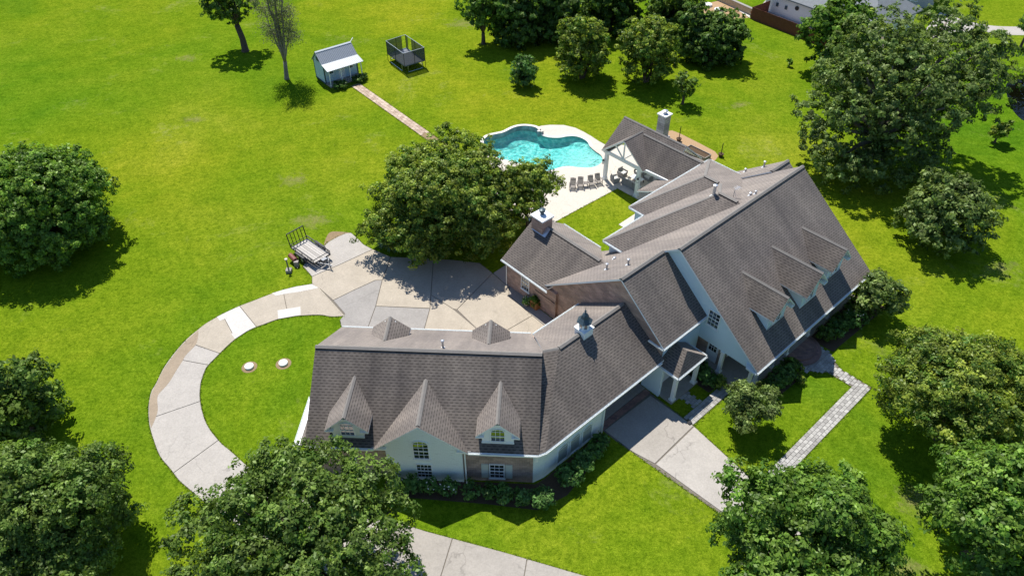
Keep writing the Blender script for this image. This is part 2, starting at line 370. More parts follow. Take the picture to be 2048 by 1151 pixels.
def catmull(pts, n=6, closed=False):
    pts = [Vector((*p[:2], 0)) for p in pts]; out = []; N = len(pts)
    for i in range(N if closed else N-1):
        p0, p1, p2, p3 = (pts[(i+k) % N] if closed else pts[min(max(i+k, 0), N-1)] for k in (-1, 0, 1, 2))
        for j in range(n):
            t = j/n; out.append(.5*((2*p1)+(p2-p0)*t+(2*p0-5*p1+4*p2-p3)*t*t+(3*p1-p0-3*p2+p3)*t**3))
    if not closed: out.append(pts[-1])
    return [(p.x, p.y) for p in out]
def gutter(mb, p, q, out, mi=0):
    p = Vector(p); q = Vector(q); prof = [(0, 0), (0, -.13), (.13, -.13), (.14, .01), (.12, .01), (.11, -.11), (.02, -.11), (.02, 0)]
    vs_ = [r+out*a+UZ*b for r in (p, q) for a, b in prof]; n = len(prof)
    fs = [(i, (i+1) % n, n+(i+1) % n, n+i) for i in range(n)]
    mb.add(vs_, fs, mi)
def ridgecap(mb, p, q, s1, s2, wd=.17, h=.10):
    p = Vector(p); q = Vector(q); d = (q-p).normalized(); x = UZ.cross(d).normalized()
    def ring(r): return [r-x*wd+UZ*(-wd*s1), r-x*wd+UZ*(-wd*s1+h), r+UZ*h, r+x*wd+UZ*(-wd*s2+h), r+x*wd+UZ*(-wd*s2)]
    a = ring(p)+ring(q); fc = fixw(a, [(1, 2, 7, 6), (2, 3, 8, 7), (0, 4, 3, 2, 1), (5, 6, 7, 8, 9), (0, 1, 6, 5), (3, 4, 9, 8)]); b_ = len(mb.v); mb.add(a, fc[:4]); mb.f += [tuple(i+b_ for i in f) for f in fc[4:]]; mb.m += [1, 1]   # ridge vent slot, sides coloured dark to stand for its shadow line

def m_dry():   # worn, straw-coloured turf thinning out towards its rim
    m = bpy.data.materials.new('dry_grass'); m.use_nodes = True; MATS['dry_grass'] = m; n = m.node_tree.nodes; l = m.node_tree.links; b = n['Principled BSDF']; p = geopos(n)
    g = coords(n, 'Generated'); vm = n.new('ShaderNodeVectorMath'); vm.operation = 'DISTANCE'; mz = n.new('ShaderNodeVectorMath'); mz.operation = 'MULTIPLY'; l.new(g, mz.inputs[0]); mz.inputs[1].default_value = (1, 1, 0); l.new(mz.outputs[0], vm.inputs[0]); vm.inputs[1].default_value = (.5, .5, 0)
    mx = n.new('ShaderNodeMath'); mx.operation = 'MULTIPLY_ADD'; l.new(noise(n, l, p, .9, 6, .75), mx.inputs[0]); mx.inputs[1].default_value = 1.1; mx.inputs[2].default_value = -.30
    sb = n.new('ShaderNodeMath'); sb.operation = 'SUBTRACT'; l.new(mx.outputs[0], sb.inputs[0]); l.new(vm.outputs['Value'], sb.inputs[1])
    f = ramp(n, l, sb.outputs[0], [(.0, (0, 0, 0)), (.26, (.55, .55, .55))])
    f2 = mixc(n, l, 1, f, ramp(n, l, noise(n, l, p, 7, 5, .8), [(.35, (.15, .15, .15)), (.6, (1, 1, 1))]), 'MULTIPLY')
    c = mixc(n, l, noise(n, l, p, 5, 4), (.24, .23, .07), (.44, .39, .18)); l.new(c, b.inputs['Base Color']); b.inputs['Roughness'].default_value = 1; b.inputs['Specular IOR Level'].default_value = 0
    t = n.new('ShaderNodeBsdfTransparent'); s = n.new('ShaderNodeMixShader'); l.new(f2, s.inputs[0]); l.new(t.outputs[0], s.inputs[1]); l.new(b.outputs[0], s.inputs[2]); l.new(s.outputs[0], n['Material Output'].inputs[0])
m_dry()

# ================================================================ THE SETTING
POOL = catmull([(-3.18,74.66),(-2.68,75.34),(-1.81,75.74),(-0.94,76.14),(0.00,77.06),(0.77,77.53),(1.66,77.65),(2.67,77.35),(3.13,76.77),(3.57,76.02),(4.44,75.57),(5.48,75.51),(6.37,75.79),(7.26,75.88),(8.10,75.45),(8.74,74.60),(8.99,73.45),(9.48,72.47),(9.98,71.72),(10.13,70.88),(9.89,70.05),(9.28,69.38),(8.37,69.08),(7.27,69.18),(6.57,69.33),(5.74,69.26),(5.00,68.93),(4.27,68.53),(3.17,68.33),(1.98,68.83),(0.94,69.84),(-0.22,70.46),(-1.06,70.77),(-2.02,71.40),(-2.84,72.58),(-3.27,73.67)], 4, True)
S_ = 900
lawn = flat('lawn', [(-S_, -150), (S_, -150), (S_, S_), (-S_, S_)], [POOL], 0, 'lawn', kind='structure')

# ---- court, loop drive and other concrete, slab by slab
def slabs(root, polys, z=.05, inset=.035, t=.09):
    for mat, pts in polys:
        c = Vector((sum(p[0] for p in pts)/len(pts), sum(p[1] for p in pts)/len(pts), 0))
        n = len(pts); area = sum(pts[i][0]*pts[(i+1) % n][1]-pts[(i+1) % n][0]*pts[i][1] for i in range(n)); sgn = 1 if area > 0 else -1
        q = []
        for i in range(n):
            a, b_, d = Vector(pts[i-1]), Vector(pts[i]), Vector(pts[(i+1) % n])
            e1 = (b_-a).normalized(); e2 = (d-b_).normalized()
            n1 = Vector((-e1.y, e1.x))*sgn; n2 = Vector((-e2.y, e2.x))*sgn; m = n1+n2
            if m.length < .2: m = n1
            m = m.normalized(); q.append(b_+m*(inset/max(.35, m.dot(n1))))
        polys3 = [[Vector((p.x, p.y, z)) for p in q]]
        tr = tessellate_polygon(polys3); mb = MB(); vs_ = polys3[0]
        fs = [tuple(t_) if (vs_[t_[1]]-vs_[t_[0]]).cross(vs_[t_[2]]-vs_[t_[0]]).z > 0 else tuple(t_)[::-1] for t_ in tr]
        mb.add(vs_, fs); bv = [v-UZ*t for v in vs_]
        for i in range(n):
            j = (i+1) % n; f = [vs_[j], vs_[i], bv[i], bv[j]]
            mb.add(f if sgn > 0 else f[::-1], [(0, 1, 2, 3)])
        mb.obj('concrete_slab', mat, root)
def base(name, poly, z=.02): return flat(name, poly, [], z, 'joint', kind='structure')

COURT = [(-15.81,57.35),(-15.21,56.67),(-14.30,55.50),(-13.30,54.73),(-12.29,54.13),(-11.47,53.60),(-8.76,53.45),(-5.59,53.16),(-2.99,52.72),(-1.77,51.28),(-0.27,49.48),(-0.09,49.35),(3.68,44.97),(3.56,42.14),(-13.82,42.14),(-14.75,45.10),(-14.36,45.34),(-15.80,47.10),(-17.39,49.14),(-18.09,49.72),(-18.30,50.75),(-18.75,51.35),(-19.43,52.21),(-19.31,52.94),(-18.08,55.34),(-17.75,55.89),(-17.02,56.67),(-16.37,57.19)]
court = base('parking_court', COURT)
slabs(court, [
 ('concrete_light', [(-15.81,57.35),(-15.21,56.67),(-14.30,55.50),(-13.30,54.73),(-15.92,52.57),(-18.30,50.76),(-18.75,51.35),(-19.43,52.21),(-19.31,52.94),(-18.73,54.28),(-17.98,55.34),(-17.75,55.89),(-17.02,56.67),(-16.37,57.19)]),
 ('concrete_beige', [(-13.30,54.73),(-12.45,54.24),(-11.47,53.60),(-11.58,52.07),(-11.80,50.24),(-12.42,50.24),(-14.12,48.94),(-15.78,47.56),(-17.25,49.10),(-18.09,49.72),(-18.30,50.76),(-15.92,52.57)]),
 ('concrete_grey', [(-11.80,50.24),(-11.92,46.82),(-12.20,44.25),(-12.58,42.14),(-13.82,42.14),(-14.75,45.10),(-14.45,45.84),(-15.78,47.56),(-14.12,48.94),(-12.42,50.24)]),
 ('concrete_beige', [(-11.47,53.60),(-8.76,53.45),(-7.39,53.34),(-7.15,46.53),(-11.92,46.82),(-11.80,50.24),(-11.58,52.07)]),
 ('concrete_grey', [(-11.92,46.82),(-7.15,46.50),(-7.41,44.07),(-7.53,42.14),(-12.58,42.14),(-12.20,44.25)]),
 ('concrete_beige', [(-7.39,53.34),(-5.59,53.16),(-3.09,52.72),(-1.77,51.25),(-4.79,46.37),(-5.14,46.47),(-7.21,48.28)]),
 ('concrete_beige', [(-7.21,48.28),(-5.14,46.47),(-3.02,44.07),(-1.82,42.14),(-7.53,42.14),(-7.41,44.07),(-7.15,46.53)]),
 ('concrete_beige', [(-1.77,51.25),(-0.68,49.82),(-0.27,49.38),(-0.27,48.18),(1.75,45.62),(-0.30,43.95),(-1.41,42.14),(-1.82,42.14),(-3.02,44.07),(-4.79,46.37)]),
 ('concrete_beige', [(1.75,45.62),(3.61,43.41),(3.56,42.14),(-1.41,42.14),(-0.30,43.95)]),
 ('concrete_dim', [(-0.27,49.42),(-0.05,49.35),(3.68,45.03),(3.61,43.41),(1.75,45.62),(-0.27,48.18)]),
])
side_walk = base('side_walk', [(-1.77,51.25),(-0.28,52.65),(0.75,52.43),(0.27,50.30),(-0.27,49.38),(-0.68,49.82)], .018)
slabs(side_walk, [('concrete_light', [(-1.77,51.25),(-0.47,52.57),(0.75,52.43),(0.27,50.30),(-0.27,49.38),(-0.68,49.82)])])

OUT = catmull([(-17.32,49.25),(-18.09,49.72),(-18.65,49.58),(-19.42,49.39),(-20.53,48.94),(-21.56,48.37),(-22.96,47.43),(-23.85,46.85),(-24.84,46.03),(-25.44,45.43),(-26.17,44.61),(-26.58,43.89),(-27.08,42.94),(-27.46,41.85),(-27.75,40.68),(-27.94,39.38),(-27.95,37.96),(-28.02,37.20),(-27.83,36.16),(-27.57,35.33),(-27.23,34.48),(-26.85,33.69),(-26.19,32.60),(-25.20,31.16),(-24.07,30.07),(-23.17,29.17),(-22.33,28.53),(-21.04,27.59),(-19.34,26.46),(-17.19,25.25),(-14.94,24.09),(-12.08,22.60),(-9.31,20.99)], 3)
INN = catmull([(-14.40,45.59),(-14.83,45.53),(-15.60,45.50),(-16.63,45.71),(-18.25,45.62),(-19.24,45.43),(-20.12,45.16),(-21.24,44.49),(-21.87,44.12),(-22.51,43.53),(-23.07,42.80),(-23.51,42.02),(-23.88,41.18),(-24.24,40.35),(-24.48,39.70),(-24.51,39.01),(-24.43,38.01),(-24.20,37.05),(-24.00,36.45),(-23.62,35.57),(-23.00,34.43),(-22.36,33.55),(-21.64,32.78),(-20.99,32.16),(-20.34,31.68),(-18.95,30.53),(-17.64,29.58),(-15.86,28.69),(-13.79,27.90),(-10.90,26.91),(-8.81,26.38),(-7.94,26.09)], 3)
loop = flat('loop_driveway', OUT+INN[::-1], [], .016, 'joint', kind='structure')
def near(poly, p): return min(range(len(poly)), key=lambda i: (poly[i][0]-p[0])**2+(poly[i][1]-p[1])**2)
JO = [(-17.32,49.25),(-20.37,49.01),(-23.85,46.85),(-24.96,45.71),(-26.68,42.36),(-27.03,40.35),(-26.96,34.71),(-23.85,29.82),(-19.54,26.57),(-14.94,24.09),(-9.31,20.99)]
JI = [(-14.40,45.59),(-19.37,45.40),(-21.77,44.25),(-23.29,43.00),(-24.03,41.40),(-24.40,39.81),(-23.85,36.16),(-21.52,32.60),(-16.84,29.17),(-12.34,27.40),(-7.94,26.09)]
cols_ = ['concrete_beige', 'concrete_beige', 'concrete_white', 'concrete_beige', 'concrete_light', 'concrete_light', 'concrete_light', 'concrete_light', 'concrete_light', 'concrete_light']
sl_ = []
for k in range(len(JO)-1):
    a, b_ = near(OUT, JO[k]), near(OUT, JO[k+1]); c, d = near(INN, JI[k]), near(INN, JI[k+1])
    sl_.append((cols_[k], OUT[a:b_+1]+INN[c:d+1][::-1]))
slabs(loop, sl_, .05, .03)
for pts in ([(-21.41,48.48),(-20.53,48.94),(-19.42,49.39),(-18.65,49.58),(-18.09,49.72),(-17.36,49.21),(-18.95,48.68),(-20.14,48.41),(-20.97,48.15)],
            [(-20.39,46.28),(-18.49,46.75),(-18.23,45.71),(-20.05,45.22)], [(-23.57,43.41),(-23.25,43.92),(-22.01,44.18),(-22.80,43.18),(-23.12,42.83)], [(-25.41,45.46),(-24.93,45.90),(-24.47,45.34),(-25.00,44.97)]):
    flat('repair_patch', pts, [], .056, 'concrete_white', loop)
rs = random.Random(4); st_o = [(-26.48,43.83),(-27.00,42.83),(-27.42,41.74),(-27.67,40.57),(-27.88,39.32),(-27.89,37.91),(-27.93,37.05),(-27.76,36.06),(-27.47,35.24),(-27.18,34.48),(-26.81,33.78)]
st_i = [(-26.26,43.41),(-26.14,42.25),(-26.48,41.01),(-26.75,40.24),(-26.86,39.38),(-26.96,38.07),(-27.23,37.05),(-27.20,36.30),(-26.92,35.24),(-26.80,34.48),(-26.69,33.55)]
flat('mud_stain', catmull(st_o, 4)+catmull([(p[0]+rs.uniform(-.12, .12), p[1]+rs.uniform(-.12, .12)) for p in st_i], 4)[::-1], [], .0545, 'concrete_stain', loop)

front_drive = flat('front_driveway', [(-7.94,26.09),(-5.71,25.32),(-3.87,24.79),(-0.45,23.81),(3.34,22.63),(9.34,20.81),(14.14,19.17),(6.45,16.91),(-0.70,18.02),(-9.31,20.99)], [], .016, 'joint', kind='structure')
slabs(front_drive, [('concrete_dim', [(-7.94,26.09),(-5.71,25.32),(-3.87,24.79),(-4.72,20.99),(-4.75,19.47),(-9.31,20.99)]), ('concrete_dim', [(-3.87,24.79),(-0.45,23.81),(0.96,23.37),(0.49,20.68),(0.17,18.02),(-4.75,19.47),(-4.72,20.99)]),
 ('concrete_dim', [(0.96,23.37),(3.34,22.63),(9.34,20.81),(14.14,19.17),(6.45,16.91),(0.17,18.02),(0.49,20.68)])])

def uvp(*q): return [tuple(P(*x)[:2]) for x in q]
cdrive = flat('carport_driveway', uvp((27.2,-28.2),(33.0,-28.2),(32.75,-16.1),(31.0,-2),(29.0,6),(25.0,6),(28.35,-8),(27.45,-19)), [], .016, 'joint', kind='structure')
slabs(cdrive, [('concrete_dim', uvp((27.2,-28.2),(33.0,-28.2),(32.9,-20.75),(27.4,-20.75))), ('concrete_dim', uvp((27.5,-20.2),(32.62,-20.05),(32.74,-16.0),(28.0,-15.8),(27.6,-17.5))),
 ('concrete_light', uvp((28.0,-15.75),(32.72,-15.95),(32.03,-10.6),(31.3,-5),(28.3,-5),(28.35,-10.3))), ('concrete_light', uvp((28.3,-5),(31.3,-5),(30.8,-1),(29,6),(25,6),(27.5,-1)))])
MB().slab([P(27.4,-20.72,.055), P(32.85,-20.72,.055), P(32.85,-20.24,.055), P(27.4,-20.24,.055)], .09).obj('brick_threshold', 'brick_paving', cdrive)

# ---- pool terrace
TER = [(2.80,77.77),(3.46,78.24),(4.55,78.48),(6.22,78.42),(7.55,77.77),(8.52,76.77),(9.35,75.74),(10.00,74.78),(10.65,74.00)]+uvp((60.0,-45.2),(60.0,-32),(50.2,-33.0),(50.2,-37.4),(51.98,-37.55),(51.97,-40.68),(43.8,-40.9),(41.2,-40.9),(40.6,-48.5),(44.0,-52.5))+[(-3.80,72.47),(-3.65,74.78),(-3.04,75.68),(-1.99,76.16),(-1.12,76.60),(-0.24,77.53),(0.60,78.00),(1.67,78.12),(2.50,77.88)]
terrace = flat('pool_terrace', TER, [POOL], .03, 'concrete_patio', kind='structure')
flat('garden_walk', uvp((47.3,-36.35),(50.3,-36.45),(50.3,-33.0),(44,-33.0),(44,-33.6),(47.25,-33.6)), [], .034, 'concrete_patio', kind='structure')

# ---- pool: basin, raised wall, coping, water
pool = thing('swimming_pool', 'freeform turquoise swimming pool with raised stone wall and shallow beach entry', 'pool', (5, 72, 0))
n = len(POOL); pc = Vector((5.5, 72.3, 0)); mb = MB(); rings = []
beach = Vector((*(9.54,70.46), 0))
def depth(p, f):
    dd = (Vector((p[0], p[1], 0))-beach).length; k = min(1, max(0, (dd-.6)/7.0)); return -(.10+1.35*k*f)
offs = [(0, -.02, 0), (0, -.2, 0), (.05, None, .45), (.2, None, .9), (.6, None, 1.0), (1.0, None, 1.0)]
for s_, zf, f in offs:
    ring = []
    for p in POOL:
        q = Vector((p[0], p[1], 0)).lerp(pc, s_); z = zf if zf is not None else min(-.3, depth(q, f))
        if (Vector((p[0], p[1], 0))-beach).length < 4.2: z = -.02 if zf == -.02 else (-.12 if zf is not None else depth(q, f))
        ring.append(Vector((q.x, q.y, z)))
    rings.append(ring)
for k in range(len(rings)-1):
    m2 = rings[k]+rings[k+1]
    mb.add(m2, [(i, (i+1) % n, n+(i+1) % n, n+i) for i in range(n)][::1], 1 if k == 0 else 0)
mb.obj('basin', ['pool_plaster', 'pool_tile'], pool)
flat('water', POOL, [], -.07, 'pool_water', pool)
mb = MB(); po = []
for i in range(n):
    p = Vector((*POOL[i], 0)); a = Vector((*POOL[i-1], 0)); b_ = Vector((*POOL[(i+1) % n], 0)); t_ = (b_-a).normalized(); nr = Vector((t_.y, -t_.x, 0))
    if nr.dot(p-pc) < 0: nr = -nr
    po.append((p, nr))
cw = .34
rawall = [(p, nr) for p, nr in po if p.x < 4.6 and p.y > 73.3 or (p.x < .2 and p.y > 71)]
for i in range(n):
    (p, nr), (q, nq) = po[i], po[(i+1) % n]
    up = .36 if (p.y > 74.2 and p.x < 3.4) or (p.x < -1.2 and p.y > 72.4) else 0
    if (p-beach).length < 3.2: continue
    vs_ = [p-nr*.04+UZ*(.045+up), q-nq*.04+UZ*(.045+up), q+nq*cw+UZ*(.045+up), p+nr*cw+UZ*(.045+up)]
    mb.slab(vs_, .07+up+.3*(up > 0), 0, 1 if up else 0)
mb.obj('coping', ['coping', 'stone_grey'], pool)

# ---- paved walks of separate pavers
PAV = None
def pavers(root, F, a0, a1, b0, b1, sa, sb, mat, z=.05, skip=None, rot=False, jit=.012, seed=1):
    global PAV
    rr = random.Random(seed); key = (round(sa, 3), round(sb, 3), mat)
    me = PAVM.get(key)
    if me is None:
        m = MB(); m.box(W, -sa/2+.012, sa/2-.012, -sb/2+.012, sb/2-.012, -.05, 0); o = m.obj('paver', mat, None); me = o.data; PAVM[key] = me; bpy.data.objects.remove(o)
    ang = math.atan2((F(1, 0)-F(0, 0)).y, (F(1, 0)-F(0, 0)).x)
    nb = max(1, int(round((b1-b0)/sb))); na = max(1, int(round((a1-a0)/sa)))
    for j in range(nb):
        for i in range(na):
            a = a0+(i+.5)*sa+(.5*sa if j % 2 else 0); b_ = b0+(j+.5)*sb
            if a+sa*.5 > a1+.04: a = a1-sa*.5 if j % 2 == 0 else None
            if a is None or (skip and skip(a, b_)): continue
            o = bpy.data.objects.new('paver', me); COL.objects.link(o); o.parent = root
            o.location = F(a, b_, z+rr.uniform(-.004, .004))-ORG[root.name]; o.rotation_euler = (rr.uniform(-.012, .012), rr.uniform(-.012, .012), ang+rr.uniform(-.02, .02))
PAVM = {}
fw = flat('front_walk', uvp((43.9,-13.2),(44.9,-12.1),(44.98,-10.05),(30.5,-10.05),(30.5,-8.95),(46.05,-8.95),(46.0,-11.5),(46.9,-13.3),(47.2,-15.2),(43.3,-15.2)), [], .012, 'joint', kind='structure')
pavers(fw, P, 33.2, 46.05, -10.05, -8.95, .40, .275, 'paver', seed=2)
pavers(fw, P, 44.95, 46.03, -12.3, -10.05, .36, .28, 'paver', seed=3)
pavers(fw, P, 43.6, 47.1, -15.1, -12.3, .35, .28, 'paver', seed=4, skip=lambda a, b_: abs(a-45.45) > .75+(-12.2-b_)*.9 or ((a-45.4)/1.9)**2+((b_+15.2)/1.75)**2 < 1)
pw = flat('porch_walk', uvp((32.75,-17.0),(37.6,-17.0),(37.6,-16.08),(32.75,-16.08)), [], .012, 'joint', kind='structure')
pavers(pw, P, 32.78, 37.6, -17.0, -16.1, .40, .30, 'paver', seed=5)
pavers(pw, P, 34.05, 35.15, -18.4, -17.02, .36, .275, 'paver', seed=6)
sp0, sp1 = Vector((*(-20.29,88.74), 0)), Vector((*(-10.22,76.37), 0)); sd = (sp1-sp0).normalized(); sn = Vector((-sd.y, sd.x, 0))
def SP(a, b, z=0.): return sp0+sd*a+sn*b+UZ*z
sw = flat('shed_path', [tuple(SP(a, b)[:2]) for a, b in ((-.3, -.62), (25, -.62), (25, .62), (-.3, .62))], [], .012, 'dirt', kind='structure')
rr = random.Random(8)
L_ = (sp1-sp0).length
pavers(sw, SP, 0, L_, -.6, .6, .55, .40, 'flag_paver', z=.045, seed=7)

# ---- beds, pond, bare earth
flat('mulch_bed', [(18.44,77.06),(18.94,77.18),(19.76,76.48),(21.68,74.22),(23.05,72.47),(23.25,71.51),(22.66,70.57),(20.59,69.95),(18.56,72.79),(17.39,74.44)], [], .012, 'mulch', kind='structure')
flat('front_bed', [tuple(p[:2]) for p in (Q(-10.2,-28.9), Q(.2,-28.9), P(21.3,-20.2), P(27.2,-20.2), P(27.1,-19.2), P(21.6,-18.2), Q(.4,-26.9), Q(-3,-27.2), Q(-10.2,-27.5))], [], .010, 'soil_dark', kind='structure')
flat('porch_bed', uvp((35.5,-20.3),(38.3,-20.3),(38.3,-15.4),(43.2,-15.4),(43.2,-13.2),(38.4,-13.4),(37.7,-15.2),(37.7,-17.1),(36.2,-17.2),(36.2,-18.6)), [], .008, 'soil_dark', kind='structure')
flat('side_bed', uvp((47.2,-15.2),(55.2,-15.2),(55.6,-12.6),(47.3,-13.0)), [], .008, 'soil_dark', kind='structure')
flat('pond', catmull([(64.34,88.88),(66.24,90.31),(68.60,91.03),(72.98,91.77),(72.38,86.11),(65.58,78.48),(62.30,79.08),(61.62,80.67),(62.32,84.11)], 4, True), [], .03, 'pond_water', kind='structure')
flat('pond_bed', catmull([(64.34,88.88),(66.24,90.31),(68.60,91.03),(72.98,91.77),(72.38,86.11),(65.58,78.48),(62.30,79.08),(61.62,80.67),(62.32,84.11)], 4, True), [], .012, 'pond_mud', kind='structure')
flat('bare_earth', catmull([(-18.05,56.99),(-17.67,57.55),(-16.42,57.47),(-15.90,57.31),(-16.44,56.99),(-17.13,56.52),(-17.77,55.73),(-18.11,55.50)], 3, True), [], .009, 'dirt', kind='structure')
flat('neighbour_drive', catmull([(66.36,113.30),(67.59,111.71),(68.79,110.16),(70.72,108.63),(72.98,107.88),(77.37,107.70)], 3)+catmull([(75.74,104.60),(72.17,104.78),(70.60,105.32),(69.20,106.22),(67.18,105.86),(63.72,103.89),(60.79,102.15),(61.22,106.59)], 3), [], .02, 'concrete_light', kind='structure')
flat('neighbour_walk', [(32.41,119.78),(33.01,118.05),(34.45,115.54),(35.40,113.50),(36.30,111.12),(36.71,112.50),(35.33,115.95),(34.24,118.91),(34.02,119.78)], [], .03, 'concrete_white', kind='structure')
flat('neighbour_bed', [(29.26,115.95),(30.61,116.78),(33.01,118.05),(34.45,115.54),(35.40,113.50),(36.15,111.12),(33.30,110.35),(30.42,111.91),(29.11,113.90)], [], .015, 'mulch', kind='structure')
flat('neighbour_patio', [(36.30,111.12),(44.79,125.19),(56.49,125.19),(46.29,99.61)], [], .014, 'concrete_light', kind='structure')

for x_, y_, r_, q_ in ((-33.8, 29.0, 3.4, 1), (-27.2, 21.8, 3.2, 2), (-35.5, 32.5, 2.4, 3), (-20.0, 59.5, 3.2, 4), (-12.2, 56.8, 2.2, 5), (-7.5, 109, 4.0, 6), (27.5, 27.5, 2.6, 7), (24.5, 22.5, 2.4, 8), (-45, 97, 2.5, 9), (45.5, 52.0, 2.4, 10), (-38.5, 80.0, 2.2, 11), (28.5, 83.5, 2.0, 12), (-23.5, 66.5, 2.6, 13)):
    rq = random.Random(q_); flat('worn_turf', [(x_+r_*math.cos(t)*1.35, y_+r_*math.sin(t)) for t in [k*.2618 for k in range(24)]], [], .004+.0005*q_, 'dry_grass', kind='structure')

# ================================================================ THE HOUSE
house = thing('house', 'large brick and white stucco house with grey shingle roofs, dormers and attached angled garage', 'house', tuple(P(40, -24, 0)))
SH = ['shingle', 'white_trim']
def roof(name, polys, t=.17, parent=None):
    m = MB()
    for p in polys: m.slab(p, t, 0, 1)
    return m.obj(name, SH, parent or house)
def part(name, mb, mat, parent=None): return mb.obj(name, mat, parent or house)
MU0, MU1, EV, EZ, RV, RZ = 37.85, 54.8, -14.7, 3.15, -23.2, 9.8
fs_ = (RZ-EZ)/(EV-RV)
def zf(v): return EZ+fs_*(EV-v)             # main front slope
def zr(v): return RZ+.73*(v-RV)             # main rear slope
LU, LRV = 33.0, -24.55; LRZ = zr(LRV); LEV, LEZ = -19.93, 5.06
# main roof
roof('main_roof_front', [[P(MU0, EV, EZ), P(MU1, EV, EZ), P(MU1, RV, RZ), P(MU0, RV, RZ)]])
REV = -32.75
roof('main_roof_rear', [[P(LU, REV, zr(REV)), P(39.6, REV, zr(REV)), P(39.6, -29.0, zr(-29)), P(39.6, LRV, LRZ), P(LU, LRV, LRZ)],
                        [P(39.6, -29.0, zr(-29)), P(MU1, -29.0, zr(-29)), P(MU1, RV, RZ), P(MU0, RV, RZ), P(MU0, LRV, LRZ), P(39.6, LRV, LRZ)]])
roof('link_roof_front', [[P(LU, LEV, LEZ), P(38.25, LEV, LEZ), P(38.25, LRV, LRZ), P(LU, LRV, LRZ)]])
# rear wings with hips
roof('rear_wing_roof', [
 [P(38.7,-31.1,5.6), P(38.7,-28.95,5.6), P(46.8,-23.9,9.3), P(46.8,-25.95,9.3)],
 [P(38.7,-31.1,5.6), P(44,-31.1,5.6), P(49.7,-27.7,8.05), P(46.8,-25.95,9.3)],
 [P(44,-32.82,5.6), P(44,-31.1,5.6), P(49.7,-27.7,8.05), P(49.7,-29.35,8.05)],
 [P(44,-32.82,5.6), P(55.8,-32.82,5.6), P(49.7,-29.35,8.05)],
 [P(55.8,-32.82,5.6), P(55.8,-29.0,5.6), P(46.8,-23.9,9.3), P(46.8,-25.95,9.3), P(49.7,-27.7,8.05), P(49.7,-29.35,8.05)]], .15)
roof('end_wing_roof', [[P(54.5,-25.75,8.15), P(57.3,-25.75,8.15), P(57.3,-19.2,3.0), P(54.5,-19.2,3.0)],
                       [P(54.5,-25.75,8.15), P(57.3,-25.75,8.15), P(57.3,-32.5,8.15-.73*6.75), P(54.5,-32.5,8.15-.73*6.75)]], .15)
# breezeway and garage
ZE, ZEV, ZRV, ZRZ, ZBV = 3.7, -19.9, -24.14, 6.6, -28.35
GE, GEV, GRV, GRZ, GBV, GC0, GC1 = 3.7, -28.7, -34.25, 7.4, -39.87, -15.2, .38
zr0, zr1 = P(26.34, ZRV, ZRZ), P(33.3, ZRV, ZRZ); zq = Q(.42, -35.35, ZRZ)
zf0, zf1 = P(21.05, ZEV, ZE), P(33.3, ZEV, ZE); zc0 = Q(.30, GEV, ZE); zb0, zb1 = P(27.95, ZBV, ZE), P(33.3, ZBV, ZE)
roof('breezeway_roof', [[zf0, zf1, zr1, zr0], [zc0, zf0, zr0], [zc0, zr0, zq], [zb0, zb1, zr1, zr0], [zb0, zr0, zq]])
gs_ = (GRZ-GE)/(GEV-GRV)
def zg(d): return GE+gs_*(GEV-d)
roof('garage_roof', [[Q(GC0, GEV, GE), Q(-10.3, GEV, GE), Q(-9.6, -29.4, zg(-29.4)), Q(-5.1, -29.4, zg(-29.4)), Q(-4.5, GEV, GE), Q(GC1, GEV, GE), Q(GC1, GRV, GRZ), Q(GC0, GRV, GRZ)], [Q(GC0, GBV, GE), Q(-.48, GBV, GE), Q(GC1, GRV, GRZ), Q(GC0, GRV, GRZ)],
                     [Q(-.48, GBV, GE), Q(GC1, GRV, GRZ), zq]])
def zgb(d): return GE+(GRZ-GE)/(GRV-GBV)*(d-GBV)
# family-room wing
FE = 2.95
roof('family_wing_roof', [[P(32.75,-37.5,FE), P(32.75,-31.9,FE), P(32.9,-31.9,FE+.1), P(36.65,-29.2,5.45), P(36.65,-37.5,5.45)], [P(40.4,-37.5,FE), P(40.4,-32.75,FE-.04), P(36.65,-29.2,5.45), P(36.65,-37.5,5.45)]], .15)
# ridge caps
m = MB()
ridgecap(m, P(MU0, RV, RZ), P(MU1, RV, RZ), .73, .78); ridgecap(m, P(LU, LRV, LRZ), P(MU0-.05, LRV, LRZ), .73, .8)
ridgecap(m, Q(GC0, GRV, GRZ), Q(GC1, GRV, GRZ), .66, .66); ridgecap(m, zr0, P(33.1, ZRV, ZRZ), .69, .69); ridgecap(m, zq, zr0, .69, .69, .12, .03)
ridgecap(m, P(36.65,-35.4,5.45), P(36.65,-29.6,5.45), .66, .66); ridgecap(m, P(54.6,-25.75,8.15), P(57.3,-25.75,8.15), .73, .78)
ridgecap(m, P(49.7,-29.35,8.05), P(49.7,-27.9,8.05), .42, .42); ridgecap(m, P(46.8,-25.95,9.3), P(46.8,-24.2,9.3), .42, .42)
ridgecap(m, P(55.8,-32.82,5.62), P(49.7,-29.35,8.07), .1, .1, .13, .02); ridgecap(m, P(49.7,-27.7,8.07), P(46.8,-25.95,9.32), .1, .1, .13, .02)
ridgecap(m, P(44,-32.82,5.62), P(49.7,-29.35,8.07), .3, .3, .12, .015); ridgecap(m, P(38.7,-31.1,5.62), P(46.8,-25.95,9.32), .3, .3, .12, .015)
part('ridge_caps', m, 'ridge_cap')
